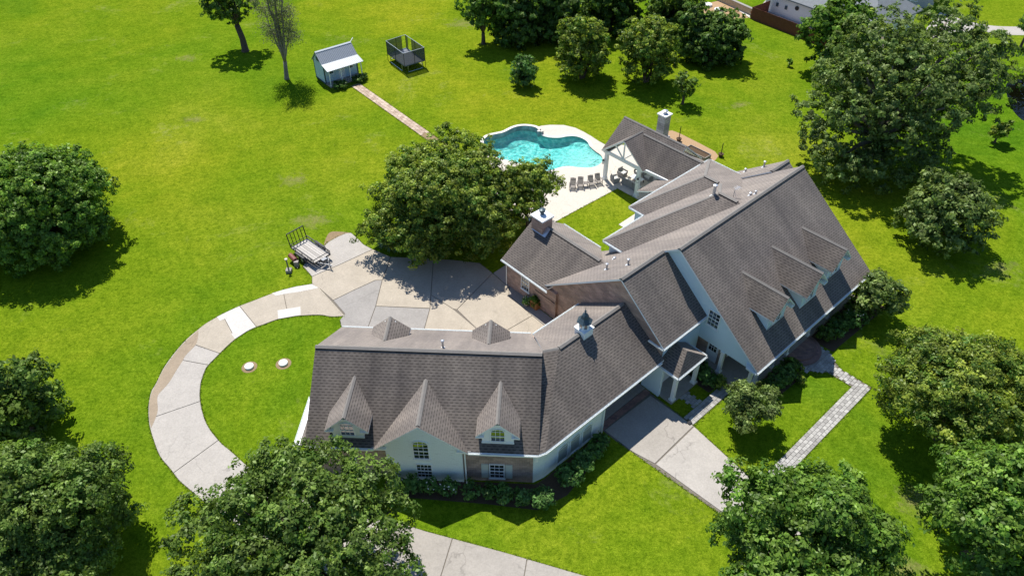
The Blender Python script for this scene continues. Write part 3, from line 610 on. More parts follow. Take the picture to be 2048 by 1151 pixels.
# gutters
def gut(a, b, out): m = MB(); gutter(m, a, b, out); part('gutter', m, 'white_trim')
gut(P(MU0-.05, EV, EZ-.03), P(MU1+.05, EV, EZ-.03), ub); gut(P(LU, LEV, LEZ-.03), P(38.1, LEV, LEZ-.03), ub)
gut(zf0-UZ*.03, P(33.0, ZEV, ZE-.03), ub); gut(zc0-UZ*.03, zf0-UZ*.03, (ud+ub).normalized()); gut(zb0-UZ*.03, P(33.1, ZBV, ZE-.03), -ub)
gut(Q(-4.3, GEV, GE-.03), zc0-UZ*.03, ud); gut(Q(GC0, GEV, GE-.03), Q(-10.6, GEV, GE-.03), ud); gut(Q(GC0, GBV, GE-.03), Q(-.48, GBV, GE-.03), -ud)
gut(P(32.75,-37.5,FE-.03), P(32.75,-31.75,FE-.03), -ua); gut(P(40.4,-37.5,FE-.03), P(40.4,-32.8,FE-.06), ua); gut(P(40.4, REV, zr(REV)-.03), P(LU+7, REV, zr(REV)-.03), -ub)
gut(P(38.7,-31.1,5.57), P(44,-31.1,5.57), -ub); gut(P(44,-32.82,5.57), P(55.8,-32.82,5.57), -ub); gut(P(38.7,-31.1,5.57), P(38.7,-29.1,5.57), -ua); gut(P(44,-32.82,5.57), P(44,-31.2,5.57), -ua); gut(P(55.8,-32.82,5.57), P(55.8,-29.1,5.57), ua)

# ---- walls
def wallpoly(name, F, fixed, pts, mat, thick=.22, axis='a'):   # vertical wall in the plane a=fixed (or b=fixed); pts are (other, z); thickness towards +axis
    f = (lambda o, z: F(fixed, o, z)) if axis == 'a' else (lambda o, z: F(o, fixed, z))
    dirv = (F(1, 0)-F(0, 0)) if axis == 'a' else (F(0, 1)-F(0, 0))
    m = MB(); m.slab([f(o, z) for o, z in pts], thick, down=dirv*thick); return part(name, m, mat)
T_ = .19
# main block
m = MB(); m.box(P, 38.85, 54.4, -28.8, -18.4, 0, 2.9); part('main_wall', m, 'brick_grey')
wallpoly('gable_wall', P, 38.2, [(-15.25, 2.62), (-24.5, 2.62), (-24.5, zr(-24.5)-T_), (RV, RZ-T_), (-15.25, zf(-15.25)-T_)], 'stucco')
wallpoly('gable_wall', P, 54.4, [(-15.25, 2.62), (-18.4, 2.62), (-18.4, 0), (-30, 0), (-30, zr(-30)-T_), (RV, RZ-T_), (-15.25, zf(-15.25)-T_)], 'stucco')
m = MB(); m.box(P, 38.42, 54.4, -15.5, -15.25, 2.62, 3.2); part('porch_beam', m, 'white_trim')
m = MB(); m.box(P, 38.3, 54.6, -18.38, -15.15, 2.80, 2.84); part('porch_ceiling', m, 'white_trim')
m = MB(); m.slab([P(38.0,-20.4,.3), P(38.0,-15.15,.3), P(54.6,-15.15,.3), P(54.6,-18.4,.3), P(38.8,-18.4,.3), P(38.8,-20.4,.3)], .32); part('porch_floor', m, 'concrete_dim')
# cornice returns at the foot of the main gable
m = MB(); m.slab([P(37.75,-15.6,3.05), P(37.75,EV-.02,2.98), P(38.2,EV-.02,2.98), P(38.2,-15.9,3.1)], .16); part('cornice_return', m, ['white_trim'])
# link block
wallpoly('brick_gable_wall', P, 33.28, [(-20.25, 0), (-32.3, 0), (-32.3, zr(-32.3)-T_), (LRV, LRZ-T_), (-20.25, LEZ+.8*.3-T_)], 'brick')
m = MB(); m.box(P, 33.52, 38.2, -20.5, -20.25, 0, 5.05); part('link_wall', m, 'stucco')
m = MB(); m.box(P, 33.6, 38.8, -32.3, -20.5, 0, 2.4); part('link_core', m, 'brick')
m = MB(); m.slab([P(LU-.02,-20.3,4.98), P(LU-.02,LEV+.05,4.98), P(33.5,LEV+.05,4.98), P(33.5,-20.3,5.05)], .14); part('cornice_return', m, 'white_trim'); gut(P(LU,-21.3,5.0), P(LU,LEV,5.0), -ua)
# rear wings
m = MB(); m.box(P, 39.1, 55.4, -30.75, -28.7, 0, 5.5); m.box(P, 44.4, 55.4, -32.45, -30.76, 0, 5.5); part('rear_wing_wall', m, 'stucco')
m = MB(); m.box(P, 54.65, 57.0, -32.0, -19.6, 0, 3.0); part('end_wing_wall', m, 'brick')
wallpoly('end_gable_wall', P, 56.8, [(-19.6, 3.0), (-32, 3.0), (-32, 3.4), (-25.75, 7.9), (-19.6, 3.2)], 'stucco')
# family wing
m = MB(); m.box(P, 33.05, 40.1, -37.2, -31.0, 0, FE-.05); part('family_wing_wall', m, 'brick')
wallpoly('family_gable_wall', P, -37.2, [(33.05, FE-.1), (40.1, FE-.1), (36.65, 5.2)], 'brick', axis='b')
# breezeway
m = MB(); m.slab([P(21.35,-20.3,0), P(27.3,-20.3,0), P(27.3,-20.3,3.62), P(21.35,-20.3,3.62)], .25, down=-ub*.25); m.box(P, 27.04, 27.3, -28.0, -20.55, 0, 3.62); part('breezeway_wall', m, 'brick_white')
m = MB(); a, b_ = Q(.02, -29.02, 0), P(21.36, -20.31, 0); nn = (b_-a).cross(UZ).normalized(); m.slab([a, b_, b_+UZ*3.62, a+UZ*3.62], .2, down=-nn*.2); part('chamfer_wall', m, 'brick_white')
m = MB(); m.box(P, 27.04, 33.28, -28.3, -28.05, 0, 3.6); part('breezeway_rear_wall', m, 'brick')
m = MB(); m.box(P, 27.3, 33.28, -28.0, -20.35, 3.5, 3.56); part('carport_ceiling', m, 'white_trim')
m = MB(); m.box(P, 27.0, 33.4, -20.45, -20.2, 3.2, 3.62); part('carport_beam', m, 'white_trim')
# garage
m = MB(); m.box(Q, -14.9, 0.0, -39.5, -29.05, 0, 3.6); part('garage_wall', m, 'brick_grey')
wallpoly('garage_gable_wall', Q, -14.9, [(-29.05, 3.55), (-39.5, 3.55), (GRV, GRZ-.25)], 'brick_white')
wallpoly('garage_end_wall', Q, .12, [(-29.0, 2.4), (-39.0, 2.4), (-39.0, 3.75), (GRV, GRZ-T_-.03), (-29.0, zg(-29.0)-T_-.03)], 'white_trim', .2)
# front gable of the garage
CG, CH, CZ = -7.43, 3.1, 6.32
def cgz(c): return CZ-abs(c-CG)*(CZ-3.75)/CH
roof('garage_gable_roof', [[Q(CG, GEV+.14, CZ), Q(CG, -32.75, CZ), Q(CG-CH, GEV-.1, 3.75), Q(CG-CH, GEV+.14, 3.75)], [Q(CG, GEV+.14, CZ), Q(CG, -32.75, CZ), Q(CG+CH, GEV-.1, 3.75), Q(CG+CH, GEV+.14, 3.75)]], .12)
m = MB(); ridgecap(m, Q(CG, GEV, CZ), Q(CG, -32.6, CZ), .83, .83, .15, .05); part('ridge_caps', m, 'ridge_cap')
m = MB(); m.slab([Q(c, -28.86, z) for c, z in ((CG-2.45, 0), (CG+2.7, 0), (CG+2.7, cgz(CG+2.7)-.15), (CG, CZ-.15), (CG-2.45, cgz(CG-2.45)-.15))], .3, down=-ud*.3); part('garage_gable_wall', m, 'brick_white')
for s in (-1, 1):
    m = MB(); c0 = CG+s*CH; m.slab([Q(c0+.06*s, GEV+.02, 3.66), Q(c0-.75*s, GEV+.02, 3.66), Q(c0-.75*s, -28.86, 3.72), Q(c0+.06*s, -28.86, 3.72)], .14)
    part('cornice_return', m, 'white_trim')
    m = MB(); gutter(m, Q(c0+.02*s, GEV, 3.74), Q(c0+.02*s, GEV-.95, 3.74+.0), uc*s); part('gutter', m, 'white_trim')
# pent roof and gutter on the far end of the garage
m = MB(); m.slab([Q(-14.9,-29.3,3.2), Q(-14.9,-33.6,3.2), Q(-16.2,-33.6,2.8), Q(-16.2,-29.3,2.8)], .1, 0, 1); part('pent_roof', m, SH)
m = MB(); gutter(m, Q(-16.2,-33.6,2.8), Q(-16.2,-29.3,2.8), -uc); m.box(Q, -16.15, -15.75, -33.5, -29.3, 2.83, 2.9); m.bar(Q(-16.1,-29.4,0), Q(-16.1,-29.4,2.7), .14); m.bar(Q(-16.1,-33.4,0), Q(-16.1,-33.4,2.7), .14); part('pent_trim', m, 'white_trim')

# ---- windows
def window(O, a, nrm, wd, h, nx, ny, arch=False, parent=None, sill=True, name='window', trim='white_trim', fr=.07, glass='window_glass', split=True):
    "O lower centre on the wall face, a = unit across, nrm = outward"
    O = Vector(O); hw = wd/2
    def L(x, z, d): return O+a*x+UZ*z+nrm*d
    def outline(e):
        pts = [(-hw-e, -e), (hw+e, -e), (hw+e, h)]
        if arch: pts += [((hw+e)*math.cos(t), h+(hw+e)*.62*math.sin(t)) for t in [math.pi*k/10 for k in range(1, 10)]]
        else: pts[2] = (hw+e, h+e)
        pts += [(-hw-e, h if arch else h+e)]; return pts
    po_, pi_ = outline(fr), outline(0); m = MB(); k = len(po_)
    m.add([L(x, z, .07) for x, z in po_]+[L(x, z, .07) for x, z in pi_]+[L(x, z, .0) for x, z in po_]+[L(x, z, .015) for x, z in pi_],
          [(i, (i+1) % k, k+(i+1) % k, k+i) for i in range(k)]+[(i, 2*k+i, 2*k+(i+1) % k, (i+1) % k) for i in range(k)]+[(k+i, k+(i+1) % k, 3*k+(i+1) % k, 3*k+i) for i in range(k)])
    o = part(name, m, trim, parent)
    par = o if parent is None else parent
    m = MB(); m.add([L(x, z, .02) for x, z in pi_], [tuple(range(k))]); part('glass', m, glass, par)
    m = MB()
    for i in range(1, nx):
        x = -hw+wd*i/nx; top = h+(hw*.62*math.sqrt(max(0, 1-(x/hw)**2)) if arch else 0); m.bar(L(x, 0, .035), L(x, top, .035), .026, .03, up=nrm)
    for j in range(1, ny+(1 if arch else 0)):
        z = h*j/ny; mid = split and j == ny//2; m.bar(L(-hw, z, .04), L(hw, z, .04), .07 if mid else .026, .03, up=nrm)
    part('muntins', m, trim, par)
    if sill:
        m = MB(); m.bar(L(-hw-.12, -.1, .05), L(hw+.12, -.1, .05), .12, .08, up=UZ); part('sill', m, trim, par)
    return o
window(Q(-7.47,-28.86,2.62), uc, ud, .98, 1.55, 3, 4, True); window(Q(-7.40,-28.86,.45), uc, ud, .98, 1.45, 4, 4)
wb = window(Q(-2.45,-29.05,.45), uc, ud, .92, 1.5, 3, 4)
for s in (-1, 1):
    mm = MB(); c_ = -2.45+s*.82; mm.box(Q, c_-.24, c_+.24, -29.05, -29.0, .42, 1.98)
    for z in (.5, 1.25): mm.box(Q, c_-.17, c_+.17, -28.999, -28.985, z, z+.62)
    part('shutter', mm, 'shutter_paint')
window(Q(-12.6,-29.05,.5), uc, ud, .92, 1.5, 3, 4)
for u in (23.15, 24.38, 25.62):   # blind arches in the white breezeway wall
    o = window(P(u,-20.3,.42), ua, ub, .92, 1.45, 1, 1, True, glass='blind_grey', name='blind_arch', trim='brick_white', fr=.1)
window(P(33.05,-34.7,1.0), ub, -ua, .88, 1.65, 3, 4); window(P(33.28,-31.6,.65), ub, -ua, .9, 1.75, 3, 4)
window(P(38.2,-19.3,4.4), ub, -ua, .92, 1.42, 3, 4)
for u in (34.6, 35.5, 36.5): window(P(u,-20.25,4.15), ua, ub, .5, .45, 2, 1, sill=False, split=False)
for u in (40.6, 43.2, 48.4, 51.2): window(P(u,-18.4,.6), ua, ub, 1.0, 1.9, 3, 4)
def door(O, a, nrm, wd, h, lite=True):
    O = Vector(O)
    def L(x, z, d): return O+a*x+UZ*z+nrm*d
    m = MB(); m.slab([L(-wd/2, 0, .05), L(wd/2, 0, .05), L(wd/2, h, .05), L(-wd/2, h, .05)], .06, down=-nrm*.06)
    o = part('door', m, 'metal_white')
    m = MB(); m.slab([L(-wd/2+.16, h-1.0, .056), L(wd/2-.16, h-1.0, .056), L(wd/2-.16, h-.18, .056), L(-wd/2+.16, h-.18, .056)], .01, down=-nrm*.01); part('glass', m, 'window_glass', o)
    m = MB()
    for i in (-1, 1): m.bar(L(i*(wd/2-.16)/3, h-1.0, .065), L(i*(wd/2-.16)/3, h-.18, .065), .03, .02, up=nrm)
    m.bar(L(-wd/2+.16, h-.6, .065), L(wd/2-.16, h-.6, .065), .03, .02, up=nrm); part('muntins', m, 'white_trim', o)
    m = MB(); m.bar(L(wd/2-.08, 1.0, .08), L(wd/2-.08, 1.12, .08), .05); part('handle', m, 'galvanised', o)
    return o
door(P(38.85,-19.1,.3), ub, -ua, 1.0, 2.1); door(P(45.5,-18.4,.3), ua, ub, 1.1, 2.2); door(P(33.28,-24.0,.1), ub, -ua, 1.0, 2.1); door(P(34.7,-20.25,.2), ua, ub, 1.0, 2.1)
# ---- dormers
def dormer(F, oc, od, fc, fd, rc, rz_, fz, half, ez, wh, basez, backd, frontd, wall_in, win=True, armz=None):
    """ridge along F's second axis at first-axis rc"""
    def A(x, y, z): return F(x, y, z)
    yw = frontd-wall_in
    m = MB(); m.slab([A(rc-wh, yw, basez), A(rc+wh, yw, basez), A(rc+wh, yw, ez+.12), A(rc, yw, rz_-.2), A(rc-wh, yw, ez+.12)], .12, down=(A(0, -1, 0)-A(0, 0, 0))*.12)
    for s in (-1, 1):   # cheeks down to the roof slope
        yb = fd(ez+.05); m.slab([A(rc+s*wh, yw-.121, basez+.02), A(rc+s*wh, yw-.121, ez+.1), A(rc+s*wh, yb-.3, ez+.1)], .1, down=(A(-s, 0, 0)-A(0, 0, 0))*.1)
    o = part('dormer', m, oc)
    be = fd(ez)
    mr = MB()
    for s in (-1, 1): mr.slab([A(rc, frontd, rz_), A(rc, backd, rz_), A(rc+s*half, be-.05, ez), A(rc+s*half, frontd, ez)], .11, 0, 1)
    mr.obj('dormer_roof', SH, o)
    mc = MB(); sl2 = (rz_-ez)/half; ridgecap(mc, A(rc, frontd, rz_), A(rc, backd+.1, rz_), sl2, sl2, .13, .05); mc.obj('ridge_cap', 'ridge_cap', o)
    for s in (-1, 1):
        mt = MB(); mt.slab([A(rc+s*half, frontd+.01, ez-.06), A(rc+s*(wh-.16), frontd+.01, ez-.06), A(rc+s*(wh-.16), yw, ez-.03), A(rc+s*half, yw, ez-.03)], .1)
        mt.obj('cornice_return', 'white_trim', o)
    ms = MB(); ms.box(lambda x, y, z: A(rc+x, yw+y, z), -wh-.03, wh+.03, .001, .05, basez-.02, basez+.16); ms.obj('apron_board', 'white_trim', o)
    if win: window(A(rc, yw, basez+.30), A(1, 0, 0)-A(0, 0, 0), A(0, 1, 0)-A(0, 0, 0), od[0], od[1], 3, 2 if od[2] else 4, od[2], parent=o, sill=False)
    return o
gfd = lambda z: GEV-(z-GE)/gs_
for rc in (-12.3, -2.36):
    dormer(Q, 'white_trim', (.86, .95, True), None, gfd, rc, 6.33, None, 1.45, 4.95, 1.05, 4.02, -32.75, -29.05, .22)
mfd = lambda v_: EV-(v_-EZ)/fs_
for rc, k in ((42.08, 0), (46.33, .13), (50.53, 0)):
    dormer(P, 'stucco', (.9, 1.5, False), None, mfd, rc, 7.3+k, None, 1.45+k*.6, 5.72, 1.17, 4.22-k, mfd(7.3+k)-.05, -15.84+k*2.2, .46)
def rdormer(rc):   # rear-facing dormers of the garage (ridge runs away from the camera)
    bfd = lambda z: GBV+(z-GE)*(GRV-GBV)/(GRZ-GE)
    F = lambda x, y, z: Q(x, -y, z)
    dormer(F, 'white_trim', (.86, 1.0, True), None, lambda z: -bfd(z), rc, 6.1, None, 1.42, 4.95, 1.05, 4.3, -bfd(6.1)-.05, 38.75, .22)
rdormer(-10.95); rdormer(-3.45)
# ---- entry portico beside the carport
PW = 3.15
prt = MB()
prt.slab([P(33.06,-18.28,PW), P(33.06,-20.3,PW), P(34.75,-20.3,4.35), P(34.75,-18.9,4.35)][0:1]+[P(33.06,-20.3,PW), P(34.75,-20.3,4.35), P(34.75,-19.0,4.35)], .15, 0, 1)
prt.slab([P(36.44,-18.28,PW), P(36.44,-20.3,PW), P(34.75,-20.3,4.35), P(34.75,-19.0,4.35)], .15, 0, 1)
prt.slab([P(33.06,-18.28,PW), P(36.44,-18.28,PW), P(34.75,-19.0,4.35)], .15, 0, 1)
part('portico_roof', prt, SH)
m = MB(); gutter(m, P(33.06,-18.28,PW-.03), P(33.06,-20.2,PW-.03), -ua); gutter(m, P(36.44,-18.28,PW-.03), P(36.44,-20.2,PW-.03), ua); gutter(m, P(33.06,-18.28,PW-.03), P(36.44,-18.28,PW-.03), ub); part('gutter', m, 'white_trim')
m = MB(); m.box(P, 33.3, 36.2, -18.75, -18.5, 2.65, 3.0); m.box(P, 33.3, 33.55, -20.2, -18.76, 2.65, 3.0); m.box(P, 35.95, 36.2, -20.2, -18.76, 2.65, 3.0); part('portico_beam', m, 'white_trim')
m = MB(); m.box(P, 33.1, 36.4, -20.25, -18.4, 0, .15); part('portico_floor', m, 'concrete_dim')
m = MB(); m.box(P, 32.95, 33.2, -21.3, -19.6, 0, 3.0); part('portico_wing_wall', m, 'stucco')
def column(p, h0, h1, s=.28):
    m = MB(); p = Vector(p)
    def F(a, b, z): return p+ua*a+ub*b+UZ*z
    m.box(F, -s*.72, s*.72, -s*.72, s*.72, h0, h0+.16); m.box(F, -s*.5, s*.5, -s*.5, s*.5, h0+.16, h1-.12); m.box(F, -s*.66, s*.66, -s*.66, s*.66, h1-.12, h1)
    m.box(F, -s*.36, s*.36, -s*.52, s*.52, h0+.3, h1-.3); part('column', m, 'white_trim')
for u in (33.43, 36.05): column(P(u,-18.62,0), .15, 2.65)
column(P(38.3,-17.9,0), .3, 2.62)
for u in (38.45, 39.55, 41.8, 43.9, 47.1, 50.2, 53.9): column(P(u,-15.38,0), .3, 2.62, .26)
# round brick steps
m = MB()
for r_, z0, z1 in ((1.95, 0, .15), (1.5, .15, .3)):
    ring = [P(45.4+r_*math.cos(t), -15.15+r_*.93*math.sin(t), z1) for t in [math.pi*k/20 for k in range(21)]]
    m.slab(ring, z1-z0)
part('brick_steps', m, 'brick_paving')
# single bricks of the step edge, standing on end
me = None
for r_, z1, cnt in ((1.9, .155, 34), (1.45, .305, 26)):
    for k in range(cnt):
        t = math.pi*(k+.5)/cnt; p = P(45.4+r_*math.cos(t), -15.15+r_*.93*math.sin(t), z1)
        if me is None:
            mm = MB(); mm.box(W, -.1, .1, -.072, .072, -.05, .012); o = mm.obj('brick', 'brick_paving', None); me = o.data; bpy.data.objects.remove(o)
            STEPS = bpy.data.objects['brick_steps']
        o = bpy.data.objects.new('brick', me); COL.objects.link(o); o.parent = STEPS; o.location = p-ORG[house.name]
        dv = ua*math.cos(t)+ub*math.sin(t); o.rotation_euler = (0, 0, math.atan2(dv.y, dv.x))
# ---- chimney, cupola, vents
m = MB(); m.box(P, 35.9, 37.1, -37.05, -35.7, 3.0, 6.42); ch = part('chimney', m, 'brick')
m = MB(); vs_ = [P(35.8,-37.15,6.45), P(37.2,-37.15,6.45), P(37.2,-35.6,6.45), P(35.8,-35.6,6.45)]; m.slab(vs_, .14)
ap = P(36.5,-36.38,6.6); m.add(vs_+[ap], [(0, 1, 4), (1, 2, 4), (2, 3, 4), (3, 0, 4)]); m.obj('cap', 'metal_white', ch)
m = MB(); m.lathe(P(36.5,-36.38,6.5), [(.17, 0), (.17, .35), (.27, .36), (.27, .55), (.05, .62)], 14); m.obj('flue', 'slate_blue', ch)
m = MB(); m.slab([P(35.85,-35.3,4.95), P(35.85,-37.0,4.95), P(36.5,-36.3,5.62), P(36.5,-35.3,5.55)], .1); m.obj('flashing', 'galvanised', ch)
CUP = P(28.85, -24.14, 0)
def oct_(r, z, n=6, o=.2): return [CUP+Vector((r*math.cos(o+2*math.pi*k/n), r*math.sin(o+2*math.pi*k/n), z)) for k in range(n)]
def FC(a, b, z): return CUP+ua*a+ub*b+UZ*z
m = MB(); m.box(FC, -.47, .47, -.47, .47, 5.9, 6.9); cu = part('cupola', m, 'white_trim')
m = MB(); m.box(FC, -.53, .53, -.53, .53, 6.9, 6.98); a6, b6 = oct_(.42, 6.98), oct_(.42, 7.6); m.add(a6+b6, [(k, (k+1) % 6, 6+(k+1) % 6, 6+k) for k in range(6)]); m.obj('lantern', 'white_trim', cu)
m = MB()
for k in range(6):
    a, b_ = oct_(.427, 7.05)[k], oct_(.427, 7.05)[(k+1) % 6]; m.add([a.lerp(b_, .25), a.lerp(b_, .75), a.lerp(b_, .75)+UZ*.45, a.lerp(b_, .25)+UZ*.45], [(0, 1, 2, 3)])
m.obj('glass', 'window_glass', cu)
m = MB(); prof = [(.6, 7.6), (.45, 7.75), (.31, 7.92), (.25, 8.14), (.13, 8.32), (.03, 8.4)]; rg = []
for r_, z in prof: rg += oct_(r_, z)
m.add(rg, [(i*6+k, i*6+(k+1) % 6, (i+1)*6+(k+1) % 6, (i+1)*6+k) for i in range(5) for k in range(6)]+[tuple(range(6))[::-1]]); m.tube([CUP+UZ*8.35, CUP+UZ*8.5, CUP+UZ*8.52, CUP+UZ*8.62, CUP+UZ*8.95], [.05, .05, .09, .03, .01], 8); m.obj('cupola_roof', 'slate_blue', cu)
def vent(p, h, r_=.07, name='vent_pipe', capw=1.5):
    m = MB(); p = Vector(p); m.lathe(p-UZ*.15, [(r_, 0), (r_, h), (r_*capw, h+.01), (r_*capw, h+.09), (r_*.4, h+.13)], 10); o = part(name, m, 'galvanised')
    m = MB(); m.lathe(p-UZ*.1, [(r_*2.6, 0), (r_*1.2, .16)], 10); m.obj('boot', 'metal_white', o)
for u, v, h in ((35.22,-27.73,.62), (35.72,-26.1,.62), (48.78,-24.25,.3), (37.37,-28.73,.2), (56.7,-27.6,.7), (56.5,-29.2,.4)):
    vent(P(u, v, zr(v)+(.2 if u > 54.5 else 0)), h, .08)
vent(Q(-6.53,-35.1, zgb(-35.1)), .75, .08); vent(P(46.5,-26.3,8.95), 1.15, .13, 'flue_pipe'); vent(P(48.9,-23.9, zr(-23.9)), .35, .07)
m = MB(); p = P(47.6,-25.1,8.95); m.tube([p, p+UZ*.7], .025, 6); m.tube([p+UZ*.7, p+UZ*.75+ua*.7], .03, 6); m.tube([p+UZ*.05+ub*.3, p+UZ*.55], .015, 5)
for k in range(4): q = p+UZ*.75+ua*(.15+.15*k); m.tube([q-ub*.25, q+ub*.25], .012, 5)
part('antenna', m, 'galvanised')
# downspouts
for p, h in ((P(32.98,-37.1,0), 2.85), (P(27.25,-20.2,0), 3.5), (Q(-4.55,-28.78,0), 3.55), (P(33.15,-20.15,0), 3.5), (P(38.1,-15.2,0), 2.9)):
    m = MB(); m.bar(p, p+UZ*h, .09); part('downspout', m, 'white_trim')
m = MB(); a, b_ = P(32.95,-33.4,1.95), P(32.95,-31.0,1.95); m.tube([a, b_], .03, 6); part('hand_rail', m, 'dark_metal')

# ================================================================ GARDEN BUILDINGS AND OBJECTS
# ---- pavilion by the pool
pav = thing('pavilion', 'open pool pavilion with white posts, truss gable and grey shingle roof', 'pavilion', tuple(P(55, -40, 0)))
def proof(name, polys, t=.14):
    m = MB()
    for p in polys: m.slab(p, t, 0, 1)
    return m.obj(name, SH, pav)
PE = 3.5
proof('roof', [[P(52.1,-43.4,PE), P(52.1,-42.6,PE), P(54.9,-40.55,5.835), P(55.3,-40.55,6.17), P(55.3,-43.4,6.17)], [P(54.75,-40.549,5.71), P(54.75,-35.3,5.71), P(55.3,-35.3,6.17), P(55.3,-40.549,6.17)], [P(58.5,-43.4,PE), P(58.5,-35.3,PE), P(55.3,-35.3,6.17), P(55.3,-43.4,6.17)]])
proof('gable_roof', [[P(51.95,-40.53,5.85), P(54.95,-40.53,5.85), P(52.2,-43.35,PE+.02), P(51.95,-43.35,PE+.02)], [P(51.95,-40.53,5.85), P(54.95,-40.53,5.85), P(53.0,-37.72,PE+.02), P(51.95,-37.72,PE+.02)]], .12)
proof('link_roof', [[P(52.65,-37.74,3.52), P(52.65,-32.7,3.52), P(54.7,-32.7,5.72), P(54.7,-40.38,5.72)], [P(58.2,-36,PE), P(58.2,-32.7,PE), P(54.7,-32.7,5.72), P(54.7,-36,5.72)]])
proof('low_roof', [[P(49.5,-36.35,3.0), P(54.7,-36.35,3.0), P(54.7,-32.5,4.55), P(50.4,-32.5,4.55), P(50.0,-35.3,3.25)]], .12)
m = MB(); ridgecap(m, P(55.3,-43.4,6.17), P(55.3,-35.3,6.17), .83, .83, .13, .04); m.obj('ridge_cap', 'ridge_cap', pav)
m = MB(); ridgecap(m, P(51.95,-40.53,5.85), P(54.9,-40.53,5.85), .83, .83, .13, .04); m.obj('ridge_cap', 'ridge_cap', pav)
m = MB(); ridgecap(m, P(54.7,-40.2,5.72), P(54.7,-32.8,5.72), 1.0, .6, .13, .05); m.obj('ridge_cap', 'ridge_cap', pav)
for u, v in ((52.35,-42.85), (52.3,-38.4), (58.0,-42.9), (58.0,-38.4)):
    m = MB()
    def FPo(a, b, z): return P(u+a, v+b, z)
    m.box(FPo, -.17, .17, -.17, .17, .03, 3.2); m.box(FPo, -.22, .22, -.22, .22, .03, .3); m.box(FPo, -.2, .2, -.2, .2, 3.2, 3.3); m.obj('post', 'white_trim', pav)
m = MB(); m.bar(P(52.2,-43.2,3.42), P(52.2,-37.9,3.42), .16, .34); m.obj('tie_beam', 'white_trim', pav)
for s in (-1, 1):
    m = MB(); m.bar(P(52.13,-40.53+s*2.72,3.45), P(52.13,-40.53,5.72), .12, .26, up=ua); m.obj('rafter', 'white_trim', pav)
    m = MB(); m.bar(P(52.2,-40.53,3.55), P(52.2,-40.53+s*1.15,4.68), .1, .12, up=ua); m.obj('strut', 'white_trim', pav)
m = MB(); m.bar(P(52.2,-40.53,3.5), P(52.2,-40.53,5.6), .12, .12, up=ua); m.obj('king_post', 'white_trim', pav)
for a, b_ in ((P(52.4,-43.0,3.38), P(58.0,-43.0,3.38)), (P(58.0,-43.0,3.38), P(58.0,-35.3,3.38)), (P(52.4,-38.2,3.38), P(52.75,-33,3.38))):
    m = MB(); m.bar(a, b_, .15, .3); m.obj('beam', 'white_trim', pav)
for k, (u, v, lab) in enumerate(((52.1,-43.0,'left'), (52.05,-38.2,'right'))):
    lt = thing('wall_lantern', 'glass and black metal lantern on the %s front pavilion post' % lab, 'lantern', tuple(P(u-.1, v, 2.0)), 'lanterns on the pavilion posts')
    p = P(u-.1, v, 2.0)
    m = MB(); m.lathe(p, [(.10, 0), (.13, .05), (.13, .06)], 8); m.lathe(p, [(.15, .38), (.05, .5), (.02, .56)], 8); m.bar(p+UZ*.5, p+UZ*.5+ua*.25, .03); m.obj('frame', 'dark_metal', lt)
    m = MB(); m.lathe(p, [(.11, .06), (.13, .38)], 8); m.obj('glass_shade', 'lid_white', lt)
# ---- outdoor fireplace chimney
oc = thing('outdoor_chimney', 'tall pale stone outdoor chimney behind the pool pavilion', 'chimney', tuple(P(61.7, -42.9, 0)))
m = MB(); m.box(P, 61.05, 62.35, -43.6, -42.2, 0, 1.6); m.box(P, 61.2, 62.2, -43.4, -42.4, 1.6, 4.25); m.obj('stack', 'stone_grey', oc)
m = MB(); m.box(P, 61.08, 62.32, -43.52, -42.28, 4.25, 4.37); m.obj('cap_slab', 'lid_white', oc)
m = MB(); m.lathe(P(61.7,-42.9,4.37), [(.2, 0), (.2, .22), (.3, .23), (.3, .36), (.1, .42)], 14); m.obj('flue', 'galvanised', oc)
# ---- garden bed things
pl = thing('planter_bed', 'long grey timber raised planter on the mulch bed', 'planter', tuple(P(63.6, -39.1, 0)))
m = MB()
for a, b_ in (((63.1, -40.5), (64.2, -40.5)), ((64.2, -40.5), (64.2, -37.7)), ((64.2, -37.7), (63.1, -37.7)), ((63.1, -37.7), (63.1, -40.5))):
    mm = MB(); mm.bar(P(*a, .25), P(*b_, .25), .07, .5); mm.obj('side_board', 'grey_wood', pl)
m = MB(); m.box(P, 63.15, 64.15, -40.45, -37.75, .0, .38); m.obj('soil', 'soil_dark', pl)
for lab, p, h in (('black pole rising beside the outdoor chimney', P(64.5,-42.4,0), 1.9), ('black pole in a round pot at the far end of the mulch bed', Vector((*(23.45,71.40), 0)), 1.7)):
    o = thing('garden_pole', lab, 'pole', tuple(p)); m = MB(); m.tube([p, p+UZ*h], .045, 8); m.obj('pole', 'dark_metal', o)
    m = MB(); m.lathe(p, [(.18, 0), (.32, .38), (.28, .4), (.1, .36)], 12); m.obj('pot', 'soil_dark', o)

